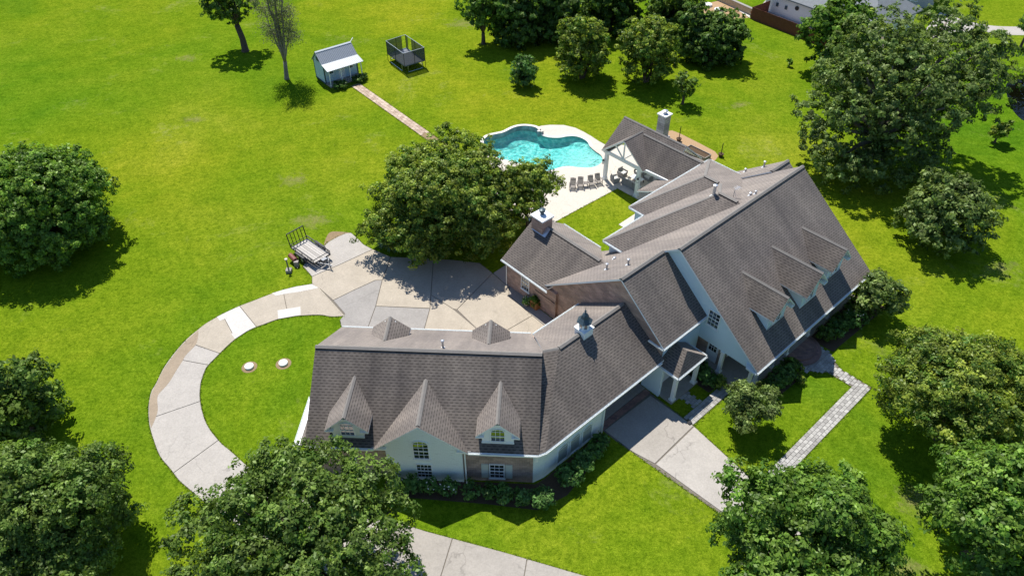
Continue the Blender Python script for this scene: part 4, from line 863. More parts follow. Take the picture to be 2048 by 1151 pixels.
# ---- garden chairs on the terrace
def chair_proto(name, label, cat, group):
    o = thing(name, label, cat, (0, 0, 0), group)
    for s in (-1, 1):
        m = MB(); m.bar((s*.3, -.35, .0), (s*.3, -.33, .58), .06); m.obj('leg', 'chair_brown', o)
        m = MB(); m.bar((s*.28, .33, .0), (s*.28, .2, .42), .06); m.obj('leg', 'chair_brown', o)
        m = MB(); m.bar((s*.33, -.42, .6), (s*.33, .3, .56), .12, .03); m.obj('armrest', 'chair_brown', o)
    for k in range(5):
        m = MB(); y = -.34+k*.14; m.bar((-.29, y, .40-k*.03), (.29, y, .40-k*.03), .115, .025); m.obj('seat_slat', 'chair_brown', o)
    for k in range(5):
        m = MB(); x = -.24+k*.12; m.bar((x, .25, .27), (x, .52, 1.02-.02*abs(k-2)), .1, .025, up=Vector((0, 1, .3))); m.obj('back_slat', 'chair_brown', o)
    m = MB(); m.bar((-.3, .44, .8), (.3, .44, .8), .03, .07); m.obj('back_rail', 'chair_brown', o)
    return o
ch0 = chair_proto('lounge_chair', '', 'chair', 'slatted chairs on the pool terrace')
spots = [((6.41,65.04), 8, 'leftmost of the four brown slatted chairs on the pool terrace'), ((7.23,65.27), 6, 'second slatted chair from the left on the terrace, beside the little table'),
         ((8.42,65.56), -12, 'third slatted chair from the left on the terrace, right of the little table'), ((9.22,65.94), -16, 'rightmost of the four brown slatted chairs, nearest the pavilion post')]
for i, (p, a, lab) in enumerate(spots):
    o = ch0 if i == 0 else copy_tree(ch0); o.location = (p[0], p[1], .032); o.rotation_euler = (0, 0, R(-a)); o['label'] = lab; o.scale = (1.0,)*3
ox = (7.79,65.41)
o = thing('side_table', 'small slatted side table between the terrace chairs', 'table', (ox[0], ox[1], .032))
for sx in (-1, 1):
    for sy in (-1, 1): m = MB(); m.bar((ox[0]+sx*.2, ox[1]+sy*.2, .032), (ox[0]+sx*.2, ox[1]+sy*.2, .45), .05); m.obj('leg', 'chair_brown', o)
for k in range(4): m = MB(); m.bar((ox[0]-.26, ox[1]-.21+k*.14, .47), (ox[0]+.26, ox[1]-.21+k*.14, .47), .12, .03); m.obj('slat', 'chair_brown', o)
# outdoor furniture under the pavilion
def sofa(lab, F, a0, a1, b0, b1, back, name='garden_sofa', cat='sofa'):
    o = thing(name, lab, cat, tuple(F((a0+a1)/2, (b0+b1)/2, .03)))
    m = MB(); m.box(F, a0, a1, b0, b1, .05, .34); m.obj('base', 'outdoor_weave', o)
    for x in (a0+.05, a1-.05):
        for y in (b0+.05, b1-.05): m = MB(); m.box(F, x-.04, x+.04, y-.04, y+.04, .03, .34); m.obj('leg', 'dark_metal', o)
    nn = max(1, int(round((b1-b0)/.75)))
    for k in range(nn):
        y0 = b0+(b1-b0)*k/nn+.03; y1 = b0+(b1-b0)*(k+1)/nn-.03; m = MB(); m.box(F, a0+.12, a1-.05, y0, y1, .34, .48); m.obj('seat_cushion', 'cushion', o)
        m = MB(); m.box(F, a0, a0+.08, y0, y1, .34, .92); m.obj('back_panel', 'outdoor_weave', o)
    return o
sofa('long grey garden sofa with its back to the inner lawn', P, 52.9, 53.7, -41.0, -38.75, 0)
def armchair(lab, u, v, ang):
    c, s = math.cos(ang), math.sin(ang)
    F = lambda a, b, z: P(u+a*c-b*s, v+a*s+b*c, z)
    o = sofa(lab, F, -.38, .38, -.38, .38, 0, 'garden_armchair', 'chair')
    for y in (-.42, .42): m = MB(); m.box(F, -.38, .38, y-.035, y+.035, .3, .64); m.obj('arm', 'outdoor_weave', o)
armchair('grey garden armchair at the pool end of the pavilion', 54.2, -42.0, math.pi/2)
armchair('grey garden armchair facing the sofa, nearer the pool', 55.7, -40.9, math.pi)
armchair('grey garden armchair facing the sofa, farther from the pool', 55.7, -39.6, math.pi)
armchair('single grey chair just left of the long sofa end', 52.75, -41.75, .4)
o = thing('coffee_table', 'low white topped table inside the garden seating group', 'table', tuple(P(54.5, -40.2, .03)))
m = MB(); m.box(P, 54.15, 54.9, -40.9, -39.5, .40, .45); m.obj('table_top', 'lid_white', o)
for u in (54.2, 54.85):
    for v in (-40.85, -39.55): m = MB(); m.box(P, u-.03, u+.03, v-.03, v+.03, .03, .40); m.obj('leg', 'dark_metal', o)
o = thing('patio_pot', 'dark round plant pot in the shade behind the right pavilion post', 'pot', tuple(P(53.6, -37.4, .03))); p = P(53.6,-37.4,.03)
m = MB(); m.lathe(p, [(.2, 0), (.36, .5), (.33, .52), (.28, .46)], 14); m.obj('pot', 'red_paint', o)

# ---- storage shed
S0 = Vector((-25.91, 91.18, 0)); sx_ = Vector((.787, .617, 0)).normalized(); sy_ = Vector((sx_.y, -sx_.x, 0))
sh = thing('garden_shed', 'small pale blue shed with metal roof and front porch on the lawn', 'shed', tuple(S0))
def FS(a, b, z): return S0+sx_*a+sy_*b+UZ*z       # a along the ridge, b towards the porch
SW, SB, SPB = 4.75, 2.75, 4.1
m = MB(); m.box(FS, 0, SW, 0, SB, .15, 2.55); m.slab([FS(0, 0, 2.5), FS(0, SB, 2.5), FS(0, 1.38, 3.9)], .1, down=sx_*.1); m.slab([FS(SW, 0, 2.5), FS(SW, SB, 2.5), FS(SW, 1.38, 3.9)], .1, down=-sx_*.1); m.obj('wall', 'shed_wall', sh)
m = MB(); m.box(FS, -.05, SW+.05, -.05, SB, 0, .16); m.obj('skirt', 'shed_trim', sh)
m = MB(); m.box(FS, 0, SW, SB, SPB, 0, .2); m.obj('porch_floor', 'grey_wood', sh)
rz0 = (FS(-.2, 1.38, 3.98), FS(SW+.2, 1.38, 3.98)); r1 = (FS(-.2, SB+.05, 2.72), FS(SW+.2, SB+.05, 2.72)); r2 = (FS(-.2, SPB+.2, 2.35), FS(SW+.2, SPB+.2, 2.35)); r3 = (FS(-.2, -.25, 2.4), FS(SW+.2, -.25, 2.4))
def sheet(a, b_, c, d, name):
    m = MB(); m.slab([a, b_, c, d], .05); nr = (b_-a).cross(d-a).normalized(); nr = nr if nr.z > 0 else -nr
    o = m.obj(name, 'corrugated', sh); k = 22
    for i in range(k+1):
        t = i/k; mm = MB(); mm.bar(a.lerp(b_, t)+nr*.015, d.lerp(c, t)+nr*.015, .05, .045, up=nr); mm.obj('roof_rib', 'corrugated', o)
sheet(rz0[0], rz0[1], r1[1], r1[0], 'roof_sheet'); sheet(r1[0]+UZ*.01, r1[1]+UZ*.01, r2[1], r2[0], 'porch_roof_sheet')
m = MB(); m.slab([rz0[0], rz0[1], r3[1], r3[0]], .05); m.obj('rear_roof_sheet', 'corrugated', sh)
m = MB(); ridgecap(m, rz0[0]+UZ*.03, rz0[1]+UZ*.03, .8, .9, .15, .03); m.obj('ridge_cap', 'metal_white', sh)
for a in (.08, 1.75, 3.0, SW-.08): m = MB(); m.box(FS, a-.05, a+.05, SPB-.1, SPB, .2, 2.36); m.obj('porch_post', 'white_trim', sh)
for a in (0, SW):
    m = MB(); m.box(FS, a-.06, a+.06, SB-.02, SB+.08, .15, 2.6); m.obj('corner_board', 'shed_trim', sh)
m = MB(); m.box(FS, -.03, .03, -.04, .08, .1, 2.5); m.obj('corner_board', 'shed_trim', sh)
for a in (.95, 3.9):
    w_ = window(FS(a, SB, 1.25), sx_, sy_, .55, .65, 2, 2, parent=sh, sill=True)
m = MB(); m.box(FS, 2.0, 2.9, SB, SB+.05, .2, 2.2); dd = m.obj('door', 'lid_white', sh); m = MB(); m.box(FS, 2.2, 2.42, SB+.05, SB+.06, 1.5, 1.95); m.box(FS, 2.5, 2.72, SB+.05, SB+.06, 1.5, 1.95); m.obj('glass', 'window_glass', dd)
m = MB(); m.box(FS, -.05, 0, 1.0, 1.75, 2.75, 3.25); m.obj('gable_vent', 'shed_trim', sh)
m = MB(); m.tube([FS(SW+.1, 1.2, 3.7), FS(SW+1.0, .6, 4.05)], .05, 8); m.obj('vent_pipe', 'galvanised', sh)

# ---- trampoline
TC = [Vector((-17.05, 96.24, 0)), Vector((-14.68, 98.30, 0)), Vector((-11.70, 94.15, 0)), Vector((-14.26, 92.28, 0))]
tr = thing('trampoline', 'rectangular trampoline with dark safety net on the lawn', 'trampoline', (-14.5, 95.2, 0))
m = MB(); mt_ = [p+UZ*.9 for p in TC]; m.slab([p.lerp(mt_[(i+2) % 4], .05) for i, p in enumerate(mt_)], .03); m.obj('mat', 'steel_grey', tr)
for i in range(4):
    a, b_ = TC[i], TC[(i+1) % 4]; c4 = sum(TC, Vector())/4
    m = MB(); m.slab([a+UZ*.93, b_+UZ*.93, b_.lerp(c4, .1)+UZ*.93, a.lerp(c4, .1)+UZ*.93], .05); m.obj('edge_pad', 'slate_blue', tr)
    m = MB(); m.tube([a+UZ*2.75, b_+UZ*2.75], .032, 8); m.obj('top_rail', 'galvanised', tr)
    for q in (a, a.lerp(b_, .5)): m = MB(); m.tube([q+UZ*.0, q+UZ*2.75], .035, 8); m.obj('net_pole', 'dark_metal', tr)
    m = MB(); aa, bb = a.lerp(b_, .16), a.lerp(b_, .84); m.tube([aa+UZ*.86, aa+UZ*.04, bb+UZ*.04, bb+UZ*.86], .04, 6); m.obj('leg', 'galvanised', tr)
    if i == 1:   # net with its entrance gap
        for t0, t1 in ((0, .12), (.3, 1)): m = MB(); m.add([a.lerp(b_, t0)+UZ*.92, a.lerp(b_, t1)+UZ*.92, a.lerp(b_, t1)+UZ*2.72, a.lerp(b_, t0)+UZ*2.72], [(0, 1, 2, 3)]); m.obj('net', 'net', tr)
    elif i == 0:
        m = MB(); m.add([a+UZ*.92, a.lerp(b_, .8)+UZ*.92, a.lerp(b_, .8)+UZ*2.72, a+UZ*2.72], [(0, 1, 2, 3)]); m.obj('net', 'net', tr)
    else: m = MB(); m.add([a+UZ*.92, b_+UZ*.92, b_+UZ*2.72, a+UZ*2.72], [(0, 1, 2, 3)]); m.obj('net', 'net', tr)

# ---- utility trailer
T0 = Vector((-18.95, 53.8, 0)); ta = Vector((2.6, -2.32, 0)).normalized(); tb = Vector((-ta.y, ta.x, 0))
def FT(a, b, z): return T0+ta*a+tb*b+UZ*z
tl = thing('utility_trailer', 'black steel utility trailer with weathered plank deck and raised rear gate', 'trailer', tuple(T0))
LN, WD = 1.78, .93
for k in range(7):
    m = MB(); b0 = -WD+.03+k*(2*WD-.06)/7; m.box(FT, -LN, LN, b0+.012, b0+(2*WD-.06)/7-.012, .60, .64); m.obj('deck_plank', 'plank', tl)
for s in (-1, 1):
    m = MB(); m.bar(FT(-LN, s*WD, .58), FT(LN, s*WD, .58), .07, .12); m.bar(FT(-LN, s*WD, .98), FT(LN, s*WD, .98), .07)
    for a in (-LN, -1.0, 0, .9, 1.35, LN): m.bar(FT(a, s*WD, .58), FT(a, s*WD, .98), .045)
    m.bar(FT(.9, s*WD, .6), FT(1.35, s*WD, .96), .03); m.bar(FT(1.35, s*WD, .96), FT(LN, s*WD, .6), .03); m.obj('side_rail', 'dark_metal', tl)
    m = MB(); m.slab([FT(-.75, s*(WD+.05), .74), FT(.55, s*(WD+.05), .74), FT(.55, s*(WD+.32), .74), FT(-.75, s*(WD+.32), .74)], .04); m.bar(FT(-.78, s*(WD+.18), .72), FT(-1.05, s*(WD+.18), .5), .27, .03); m.bar(FT(.58, s*(WD+.18), .72), FT(.85, s*(WD+.18), .5), .27, .03); m.obj('fender', 'dark_metal', tl)
    for a in (-.42, .25):
        m = MB(); c_ = FT(a, s*(WD+.18), .34); ax = tb*s; m.tube([c_-ax*.1, c_-ax*.1, c_+ax*.1, c_+ax*.1], [.24, .34, .34, .24], 18); wo = m.obj('wheel', 'rubber', tl)
        m = MB(); m.tube([c_+ax*.101, c_+ax*.115], [.2, .17], 14); m.obj('rim', 'galvanised', wo)
m = MB(); m.bar(FT(LN, -WD, .58), FT(LN, WD, .58), .07, .12); m.bar(FT(LN, -WD, .98), FT(LN, WD, .98), .05); m.bar(FT(-LN, -WD, .58), FT(-LN, WD, .58), .07, .12); m.obj('end_rail', 'dark_metal', tl)
m = MB(); m.bar(FT(-LN-.02, -WD, .62), FT(-LN-.28, -WD, 2.0), .075); m.bar(FT(-LN-.02, WD, .62), FT(-LN-.28, WD, 2.0), .075); m.bar(FT(-LN-.28, -WD, 2.0), FT(-LN-.28, WD, 2.0), .075); m.bar(FT(-LN-.06, -WD, .85), FT(-LN-.06, WD, .85), .04)
for k in range(1, 5): b0 = -WD+k*2*WD/5; m.bar(FT(-LN-.02, b0, .62), FT(-LN-.28, b0, 2.0), .055)
m.obj('gate', 'dark_metal', tl)
m = MB(); m.bar(FT(LN, -.6, .52), FT(LN+1.15, 0, .5), .08, .1); m.bar(FT(LN, .6, .52), FT(LN+1.15, 0, .5), .08, .1); m.bar(FT(LN+1.05, 0, .5), FT(LN+1.4, 0, .5), .1); m.obj('tongue', 'steel_grey', tl)
m = MB(); m.tube([FT(LN+.95, .12, .0), FT(LN+.95, .12, .9)], .04, 8); m.bar(FT(LN+.95, .0, .88), FT(LN+.95, .28, .88), .03); m.obj('jack', 'dark_metal', tl)
m = MB(); m.box(FT, LN+.15, LN+.5, -.25, .25, .55, .8); m.obj('tool_box', 'steel_grey', tl)
# red barrel and pipe stand beside the trailer
o = thing('red_barrel', 'dull red metal barrel lying on the grass beside the trailer', 'barrel', (-20.35, 52.75, 0))
a, b_ = Vector((-20.75, 53.2, .62)), Vector((-20.1, 52.5, .5)); d = (b_-a).normalized()
m = MB(); m.tube([a, a+d*.03, b_-d*.03, b_], [.2, .24, .24, .2], 16); m.obj('drum', 'red_paint', o)
m = MB(); m.box(W, -20.2, -19.8, 52.15, 52.5, 0, .55); m.bar((-20.6, 53.0, 0), (-20.6, 53.0, .5), .08); m.bar((-20.1, 52.3, .3), (-19.85, 51.9, .1), .06); m.obj('stand', 'grey_wood', o)
o = thing('pipe_stand', 'short grey post with white cap on a block beside the red barrel', 'post', (-20.55, 51.5, 0))
m = MB(); m.box(W, -20.8, -20.3, 51.25, 51.75, 0, .3); m.obj('block', 'concrete_grey', o)
m = MB(); m.tube([(-20.55, 51.5, .3), (-20.6, 51.6, 1.35)], .07, 10); m.obj('pipe', 'steel_grey', o)
m = MB(); m.lathe((-20.6, 51.62, 1.3), [(.05, 0), (.14, .04), (.14, .12), (.05, .16)], 12); m.obj('cap', 'terracotta', o)
# septic lids
for p, lab in (((-21.08,39.72), 'white round tank lid on the loop lawn, nearer the drive'), ((-18.43,40.08), 'white round tank lid on the loop lawn, nearer the garage')):
    o = thing('tank_lid', lab, 'lid', (p[0], p[1], 0), 'tank lids in the loop lawn')
    m = MB(); m.lathe((p[0], p[1], .0), [(.36, 0), (.36, .16), (.34, .18), (.3, .2), (.06, .215)], 24); m.obj('cover', 'lid_white', o)
    m = MB(); m.lathe((p[0], p[1], -.02), [(.62, .0), (.62, .03), (.36, .045)], 20); m.obj('collar', 'dirt', o)
for p, lab in (((30.84,115.95), 'white round lid in the neighbour mulch bed, farther left'), ((32.14,113.90), 'white round lid in the neighbour mulch bed, farther right')):
    o = thing('tank_lid', lab, 'lid', (p[0], p[1], 0), 'lids in the neighbour bed'); m = MB(); m.lathe((p[0], p[1], 0), [(.7, 0), (.7, .3), (.6, .36), (.1, .4)], 20); m.obj('cover', 'lid_white', o)
# planter box and flower pot at the brick wall
c_ = Vector((2.1, 46.75, 0))
def FB(a, b, z): return c_+ua*a+ub*b+UZ*z
o = thing('planter_box', 'orange wooden planter box against the brick wall of the court', 'planter', tuple(c_))
for k in range(4):
    for (a0, a1, b0, b1) in ((-.36, .36, -.38, -.33), (-.36, .36, .33, .38), (-.38, -.33, -.33, .33), (.33, .38, -.33, .33)):
        m = MB(); m.box(FB, a0, a1, b0, b1, .06+k*.2, .06+k*.2+.185); m.obj('board', 'wood_box', o)
m = MB(); m.box(FB, -.33, .33, -.33, .33, .06, .78); m.obj('soil', 'soil_dark', o)
p = Vector((1.25, 47.0, .05)); o = thing('flower_pot', 'pale round pot with white flowers left of the planter box', 'pot', tuple(p)); m = MB(); m.lathe(p, [(.18, 0), (.28, .28), (.24, .45), (.27, .5), (.2, .46)], 14); m.obj('pot', 'terracotta', o)
POT1, POT2 = p, c_
o = thing('drain_box', 'small black drain box at the end of the paver walk', 'drain', tuple(P(32.7, -16.35, 0))); m = MB(); m.box(P, 32.55, 32.85, -16.5, -16.25, 0, .14); m.obj('box', 'dark_metal', o)

# ================================================================ NEIGHBOURS
FA, FBb = Vector((36.3, 110.8, 0)), Vector((48.5, 95.0, 0)); fd_ = (FBb-FA).normalized(); fn = Vector((fd_.y, -fd_.x, 0))
if fn.y < 0: fn = -fn
fence = thing('privacy_fence', 'rust brown wooden privacy fence in front of the neighbour house', 'fence', tuple(FA))
LF = (FBb-FA).length; k = 0; x = 0; rr = random.Random(3)
pm = None
while x < LF:
    m = MB(); h = 1.78+rr.uniform(-.01, .01); a = FA+fd_*x; b_ = FA+fd_*(x+.285); m.slab([a, b_, b_+UZ*h, a+UZ*h], .03, down=fn*.03); m.obj('board', 'fence_red', fence); x += .3
x = 0
while x < LF: m = MB(); q = FA+fd_*x+fn*.08; m.bar(q, q+UZ*1.8, .1); m.obj('post', 'fence_red', fence); x += 2.4
m = MB(); a = FA+fn*.02; 
fr2 = thing('side_fence', 'short rust brown fence return at the left end of the privacy fence', 'fence', tuple(FA))
for i in range(14):
    a = FA+fn*(.1+i*.3); m = MB(); m.slab([a, a+fn*.285, a+fn*.285+UZ*1.78, a+UZ*1.78], .03, down=fd_*.03); m.obj('board', 'fence_red', fr2)
# white house behind the fence
def FN(a, b, z): return FA+fd_*a+fn*b+UZ*z
nh = thing('neighbour_house', 'white neighbour house with grey roof behind the brown fence', 'house', tuple(FN(8, 10, 0)))
m = MB(); m.box(FN, -1, 17, 4.6, 16, 0, 2.9); m.obj('wall', 'neighbour_wall', nh)
m = MB(); m.slab([FN(-1.6, 4.1, 2.9), FN(17.6, 4.1, 2.9), FN(13, 10.3, 6.4), FN(4, 10.3, 6.4)], .18); m.slab([FN(-1.6, 16.5, 2.9), FN(17.6, 16.5, 2.9), FN(13, 10.3, 6.4), FN(4, 10.3, 6.4)], .18); m.slab([FN(-1.6, 4.1, 2.9), FN(-1.6, 16.5, 2.9), FN(4, 10.3, 6.4)], .18); m.slab([FN(17.6, 4.1, 2.9), FN(17.6, 16.5, 2.9), FN(13, 10.3, 6.4)], .18); m.obj('roof', 'neighbour_roof', nh)
window(FN(8.2, 4.6, .9), fd_, -fn, 1.7, .95, 2, 2, True, parent=nh, trim='neighbour_wall')
m = MB(); m.tube([FN(4.6, 4.58, 1.9), FN(4.6, 4.50, 1.9)], .32, 16); m.obj('round_vent', 'dark_metal', nh)
for a in (1.0, 2.6): m = MB(); m.box(FN, a, a+.35, 4.45, 4.6, 1.2, 1.7); m.obj('meter_box', 'slate_blue', nh)
for i, a in enumerate((7.3, 8.8)):
    o = thing('patio_chair', 'dark patio chair behind the fence under the arched window, %s one' % ('left' if i == 0 else 'right'), 'chair', tuple(FN(a, 3.6, 0)), 'chairs behind the fence')
    m = MB(); m.box(FN, a-.25, a+.25, 3.4, 3.9, .4, .46); m.obj('seat', 'dark_metal', o); m = MB(); m.box(FN, a-.25, a+.25, 3.85, 3.9, .46, 1.0); m.obj('backrest', 'dark_metal', o)
    for q in (-.22, .22):
        for r_ in (3.44, 3.86): m = MB(); m.bar(FN(a+q, r_, 0), FN(a+q, r_, .4), .05); m.obj('leg', 'dark_metal', o)
# low limestone wall left of the fence
lw = thing('stone_wall', 'low tan limestone wall with a grey cap beside the white walk', 'wall', (36.0, 113.6, 0))
a, b_ = Vector((36.9, 111.8, 0)), Vector((31.5, 120.5, 0)); d = (b_-a).normalized(); nn_ = Vector((-d.y, d.x, 0))
for i in range(9):
    for j in range(3): m = MB(); s0 = i*1.1+(.5 if j % 2 else 0); q = a+d*(s0+.02); m.slab([q+UZ*(j*.32), q+d*1.06+UZ*(j*.32), q+d*1.06+UZ*(j*.32+.31), q+UZ*(j*.32+.31)], .3, down=-nn_*.3); m.obj('stone', 'limestone', lw)
m = MB(); m.slab([a+UZ*1.02-nn_*.4, b_+UZ*1.02-nn_*.4, b_+UZ*1.02+nn_*.1, a+UZ*1.02+nn_*.1], .08); m.obj('cap', 'concrete_grey', lw)
# grey house far behind
g0 = Vector((57, 117, 0)); ga = Vector((.97, -.24, 0)).normalized(); gb = Vector((-ga.y, ga.x, 0))
def FG(a, b, z): return g0+ga*a+gb*b+UZ*z
gh = thing('grey_house', 'grey sided two storey house far behind the big oak', 'house', tuple(g0))
m = MB(); m.box(FG, -4, 9, 0, 9, 0, 5.2); m.obj('wall', 'siding_grey', gh)
m = MB(); m.slab([FG(-4.5, -.5, 5.2), FG(9.5, -.5, 5.2), FG(9.5, 4.5, 8), FG(-4.5, 4.5, 8)], .2); m.slab([FG(-4.5, 9.5, 5.2), FG(9.5, 9.5, 5.2), FG(9.5, 4.5, 8), FG(-4.5, 4.5, 8)], .2); m.obj('roof', 'neighbour_roof', gh)
for a in (-2, 1.2, 2.5, 6): window(FG(a, 0, 1.0), ga, -gb, .95, 2.4, 2, 3, parent=gh)

# ================================================================ VEGETATION
def leaf_mesh(name, mat, parent, pos, out, size, tint, rng, droop=.0):
    "pos (N,3) leaf centres, out (N,3) preferred normals, size (N,), tint (N,2)"
    N = len(pos)
    nr = out+rng.normal(0, .55, (N, 3)); nr[:, 2] += .45; nr /= np.linalg.norm(nr, axis=1)[:, None]+1e-9
    t = rng.normal(0, 1, (N, 3)); t -= nr*(t*nr).sum(1)[:, None]; t /= np.linalg.norm(t, axis=1)[:, None]+1e-9
    b = np.cross(nr, t); s = size[:, None]; asp = rng.uniform(.42, .7, (N, 1))
    v = np.empty((N, 4, 3)); bend = nr*s*rng.uniform(.05, .3, (N, 1))
    v[:, 0] = pos-t*s; v[:, 1] = pos+b*s*asp+bend; v[:, 2] = pos+t*s; v[:, 3] = pos-b*s*asp+bend
    v = v.reshape(-1, 3)-np.array(ORG.get(parent.name, (0, 0, 0)))
    me = bpy.data.meshes.new(name); me.vertices.add(N*4); me.vertices.foreach_set('co', v.ravel().astype(np.float32))
    me.loops.add(N*4); me.loops.foreach_set('vertex_index', np.arange(N*4, dtype=np.int32))
    me.polygons.add(N); me.polygons.foreach_set('loop_start', np.arange(0, N*4, 4, dtype=np.int32))
    c = np.ones((N, 4, 4), np.float32); c[:, :, 0] = tint[:, 0:1]; c[:, :, 1] = tint[:, 1:2]; c[:, :, 2] = 0
    me.update(calc_edges=True)
    a = me.attributes.new('tint', 'FLOAT_COLOR', 'POINT'); a.data.foreach_set('color', c.ravel())
    me.materials.append(MATS[mat]); o = bpy.data.objects.new(name, me); COL.objects.link(o); o.parent = parent
    return o
def foliage(rng, lobes, dens, per, size, rc, inner=.28, low=.35, gaps=.0, flatten=.6):
    """clumps of leaves on the shells of the lobes. returns pos, normals, sizes, tints"""
    PP, NN, SS, TT = [], [], [], []
    C = np.array([l_[0] for l_ in lobes], float); RR = np.array([l_[1] for l_ in lobes], float)
    for i in range(len(lobes)):
        c, r = C[i], RR[i]; area = 4*math.pi*((r[0]*r[1])**1.6/3+2*(r[0]*r[2])**1.6/3)**(1/1.6); nc = max(6, int(area*dens))
        d = rng.normal(0, 1, (nc, 3)); d /= np.linalg.norm(d, axis=1)[:, None]
        keep = (d[:, 2] > -.25) | (rng.random(nc) < low); d = d[keep]; nc = len(d)
        rad = np.where(rng.random(nc) < inner, rng.uniform(.35, .8, nc), rng.uniform(.84, 1.08, nc)); rad = np.where(rng.random(nc) < .07, rng.uniform(1.08, 1.26, nc), rad)
        ph_ = rng.uniform(0, 6.28, 4); rad = rad*(1+.10*np.sin(d[:, 0]*5+ph_[0])+.10*np.sin(d[:, 1]*5.5+ph_[1])+.08*np.sin(d[:, 2]*6+ph_[2])); p = c+d*r*rad[:, None]
        ok = np.ones(nc, bool)
        for j in range(len(lobes)):
            if j != i: ok &= (((p-C[j])/RR[j])**2).sum(1) > .38
        if gaps: ok &= rng.random(nc) > gaps
        p, d = p[ok], d[ok]; nc = len(p)
        if nc == 0: continue
        k = rng.poisson(per, nc)+2; idx = np.repeat(np.arange(nc), k); N = len(idx)
        off = rng.normal(0, 1, (N, 3)); off *= (rng.random(N)**.45*rc/np.linalg.norm(off, axis=1))[:, None]; off[:, 2] *= flatten
        nn = d/r; nn /= np.linalg.norm(nn, axis=1)[:, None]
        PP.append(p[idx]+off); NN.append(nn[idx]*.9+off/rc*.5); SS.append(size*rng.uniform(.5, 1.6, N))
        hue = np.clip(rng.normal(.34, .2, nc), 0, 1)[idx]+rng.normal(0, .15, N)+.36*np.clip(off[:, 2]/(rc*flatten), -1, 1); val = np.clip(rng.normal(.46, .2, nc), .05, .95)[idx]+rng.normal(0, .17, N)
        TT.append(np.clip(np.stack([hue, val], 1), 0, 1))
    P_ = np.concatenate(PP); z = P_[:, 2] > .06
    return P_[z], np.concatenate(NN)[z], np.concatenate(SS)[z], np.concatenate(TT)[z]
def limbs(m, base, targets, r0, rng, fork=None, n=8):
    base = Vector(base)
    for tp, rr_ in targets:
        tp = Vector(tp); pts = []; K = 5
        for k in range(K+1):
            t = k/K; q = fork.lerp(tp, t)+Vector((rng.normal(0, .12), rng.normal(0, .12), 0))*(0 < k < K); q.z = fork.z+(tp.z-fork.z)*t**.85; pts.append(q)
        m.tube(pts, [rr_*(1-.8*k/K) for k in range(K+1)], n)
def tree(label, center, r, rz, mat='leaf_oak', seed=1, leaf=.17, dens=2.4, per=20, nl=11, bark='bark', name='tree', cat='tree', group=None, trunk_off=(0, 0), zb=None, extra=(), inner=.28, gaps=0., rc=.42, lobe=.42, multi=1, trunk=True, low=.35, flatten=.6, rsc=1., skirt=0):
    rng = np.random.default_rng(seed); cx, cy, cz = center; bx, by = cx+trunk_off[0], cy+trunk_off[1]
    o = thing(name, label, cat, (bx, by, 0), group)
    lob = [((cx, cy, cz-.12*rz), (r*.55, r*.55, rz*.6))]
    ga = 2.399963; 
    for k in range(nl):
        zz = 1-(k+.5)/nl*1.35; zz = max(-.42, zz); rr_ = math.sqrt(max(0, 1-zz*zz)); th = k*ga+seed
        s = rng.uniform(.62, 1.15)*lobe; f = rng.uniform(.5, .8)*(1.12-.3*s)
        lob.append(((cx+r*f*rr_*math.cos(th), cy+r*f*rr_*math.sin(th), cz+rz*f*zz), (r*s, r*s, rz*s*.95)))
    for k in range(skirt):
        th = k*6.283/skirt+seed; s = rng.uniform(.30, .40); lob.append(((cx+r*.62*math.cos(th), cy+r*.62*math.sin(th), max(r*s*.6, cz-rz*.62)), (r*s, r*s, min(rz*s*1.3, cz*.5))))
    for (dx, dy, dz, er, ez) in extra: lob.append(((cx+dx, cy+dy, cz+dz), (er, er, ez)))
    if trunk:
        m = MB(); fz = max(.35, (zb if zb is not None else cz-rz*.85)); tr_ = (.035*r+.05*math.sqrt(rz*r)*.6+.05)*rsc
        for q in range(multi):
            ox, oy = (0, 0) if multi == 1 else (.22*math.cos(q*2.1), .22*math.sin(q*2.1)); rad = tr_/(1 if multi == 1 else 1.6)
            fork = Vector((bx+ox*2.5+(cx-bx)*.3, by+oy*2.5+(cy-by)*.3, fz))
            m.tube([(bx+ox, by+oy, -.1), (bx+ox*1.1, by+oy*1.1, .12), (bx+ox*1.6, by+oy*1.6, fz*.5), tuple(fork)], [rad*1.7, rad*1.2, rad, rad*.9], 10)
            sel = lob[1+q::multi]
            limbs(m, (bx, by, 0), [((l_[0][0], l_[0][1], l_[0][2]+l_[1][2]*.3), rad*rng.uniform(.4, .62)) for l_ in sel], rad, rng, fork, 7)
        m.obj('trunk', bark, o, smooth=True)
    p, nn, ss, tt = foliage(rng, lob, dens, per, leaf, rc, inner, low, gaps, flatten)
    leaf_mesh('crown', mat, o, p, nn, ss, tt, rng)
    return o
def ct(p, z): return (p[0], p[1], z)
m_f, n_f, l_f, b_f = newmat('leaf_frond'); b_f.inputs['Base Color'].default_value = (.05, .11, .02, 1); b_f.inputs['Roughness'].default_value = .6
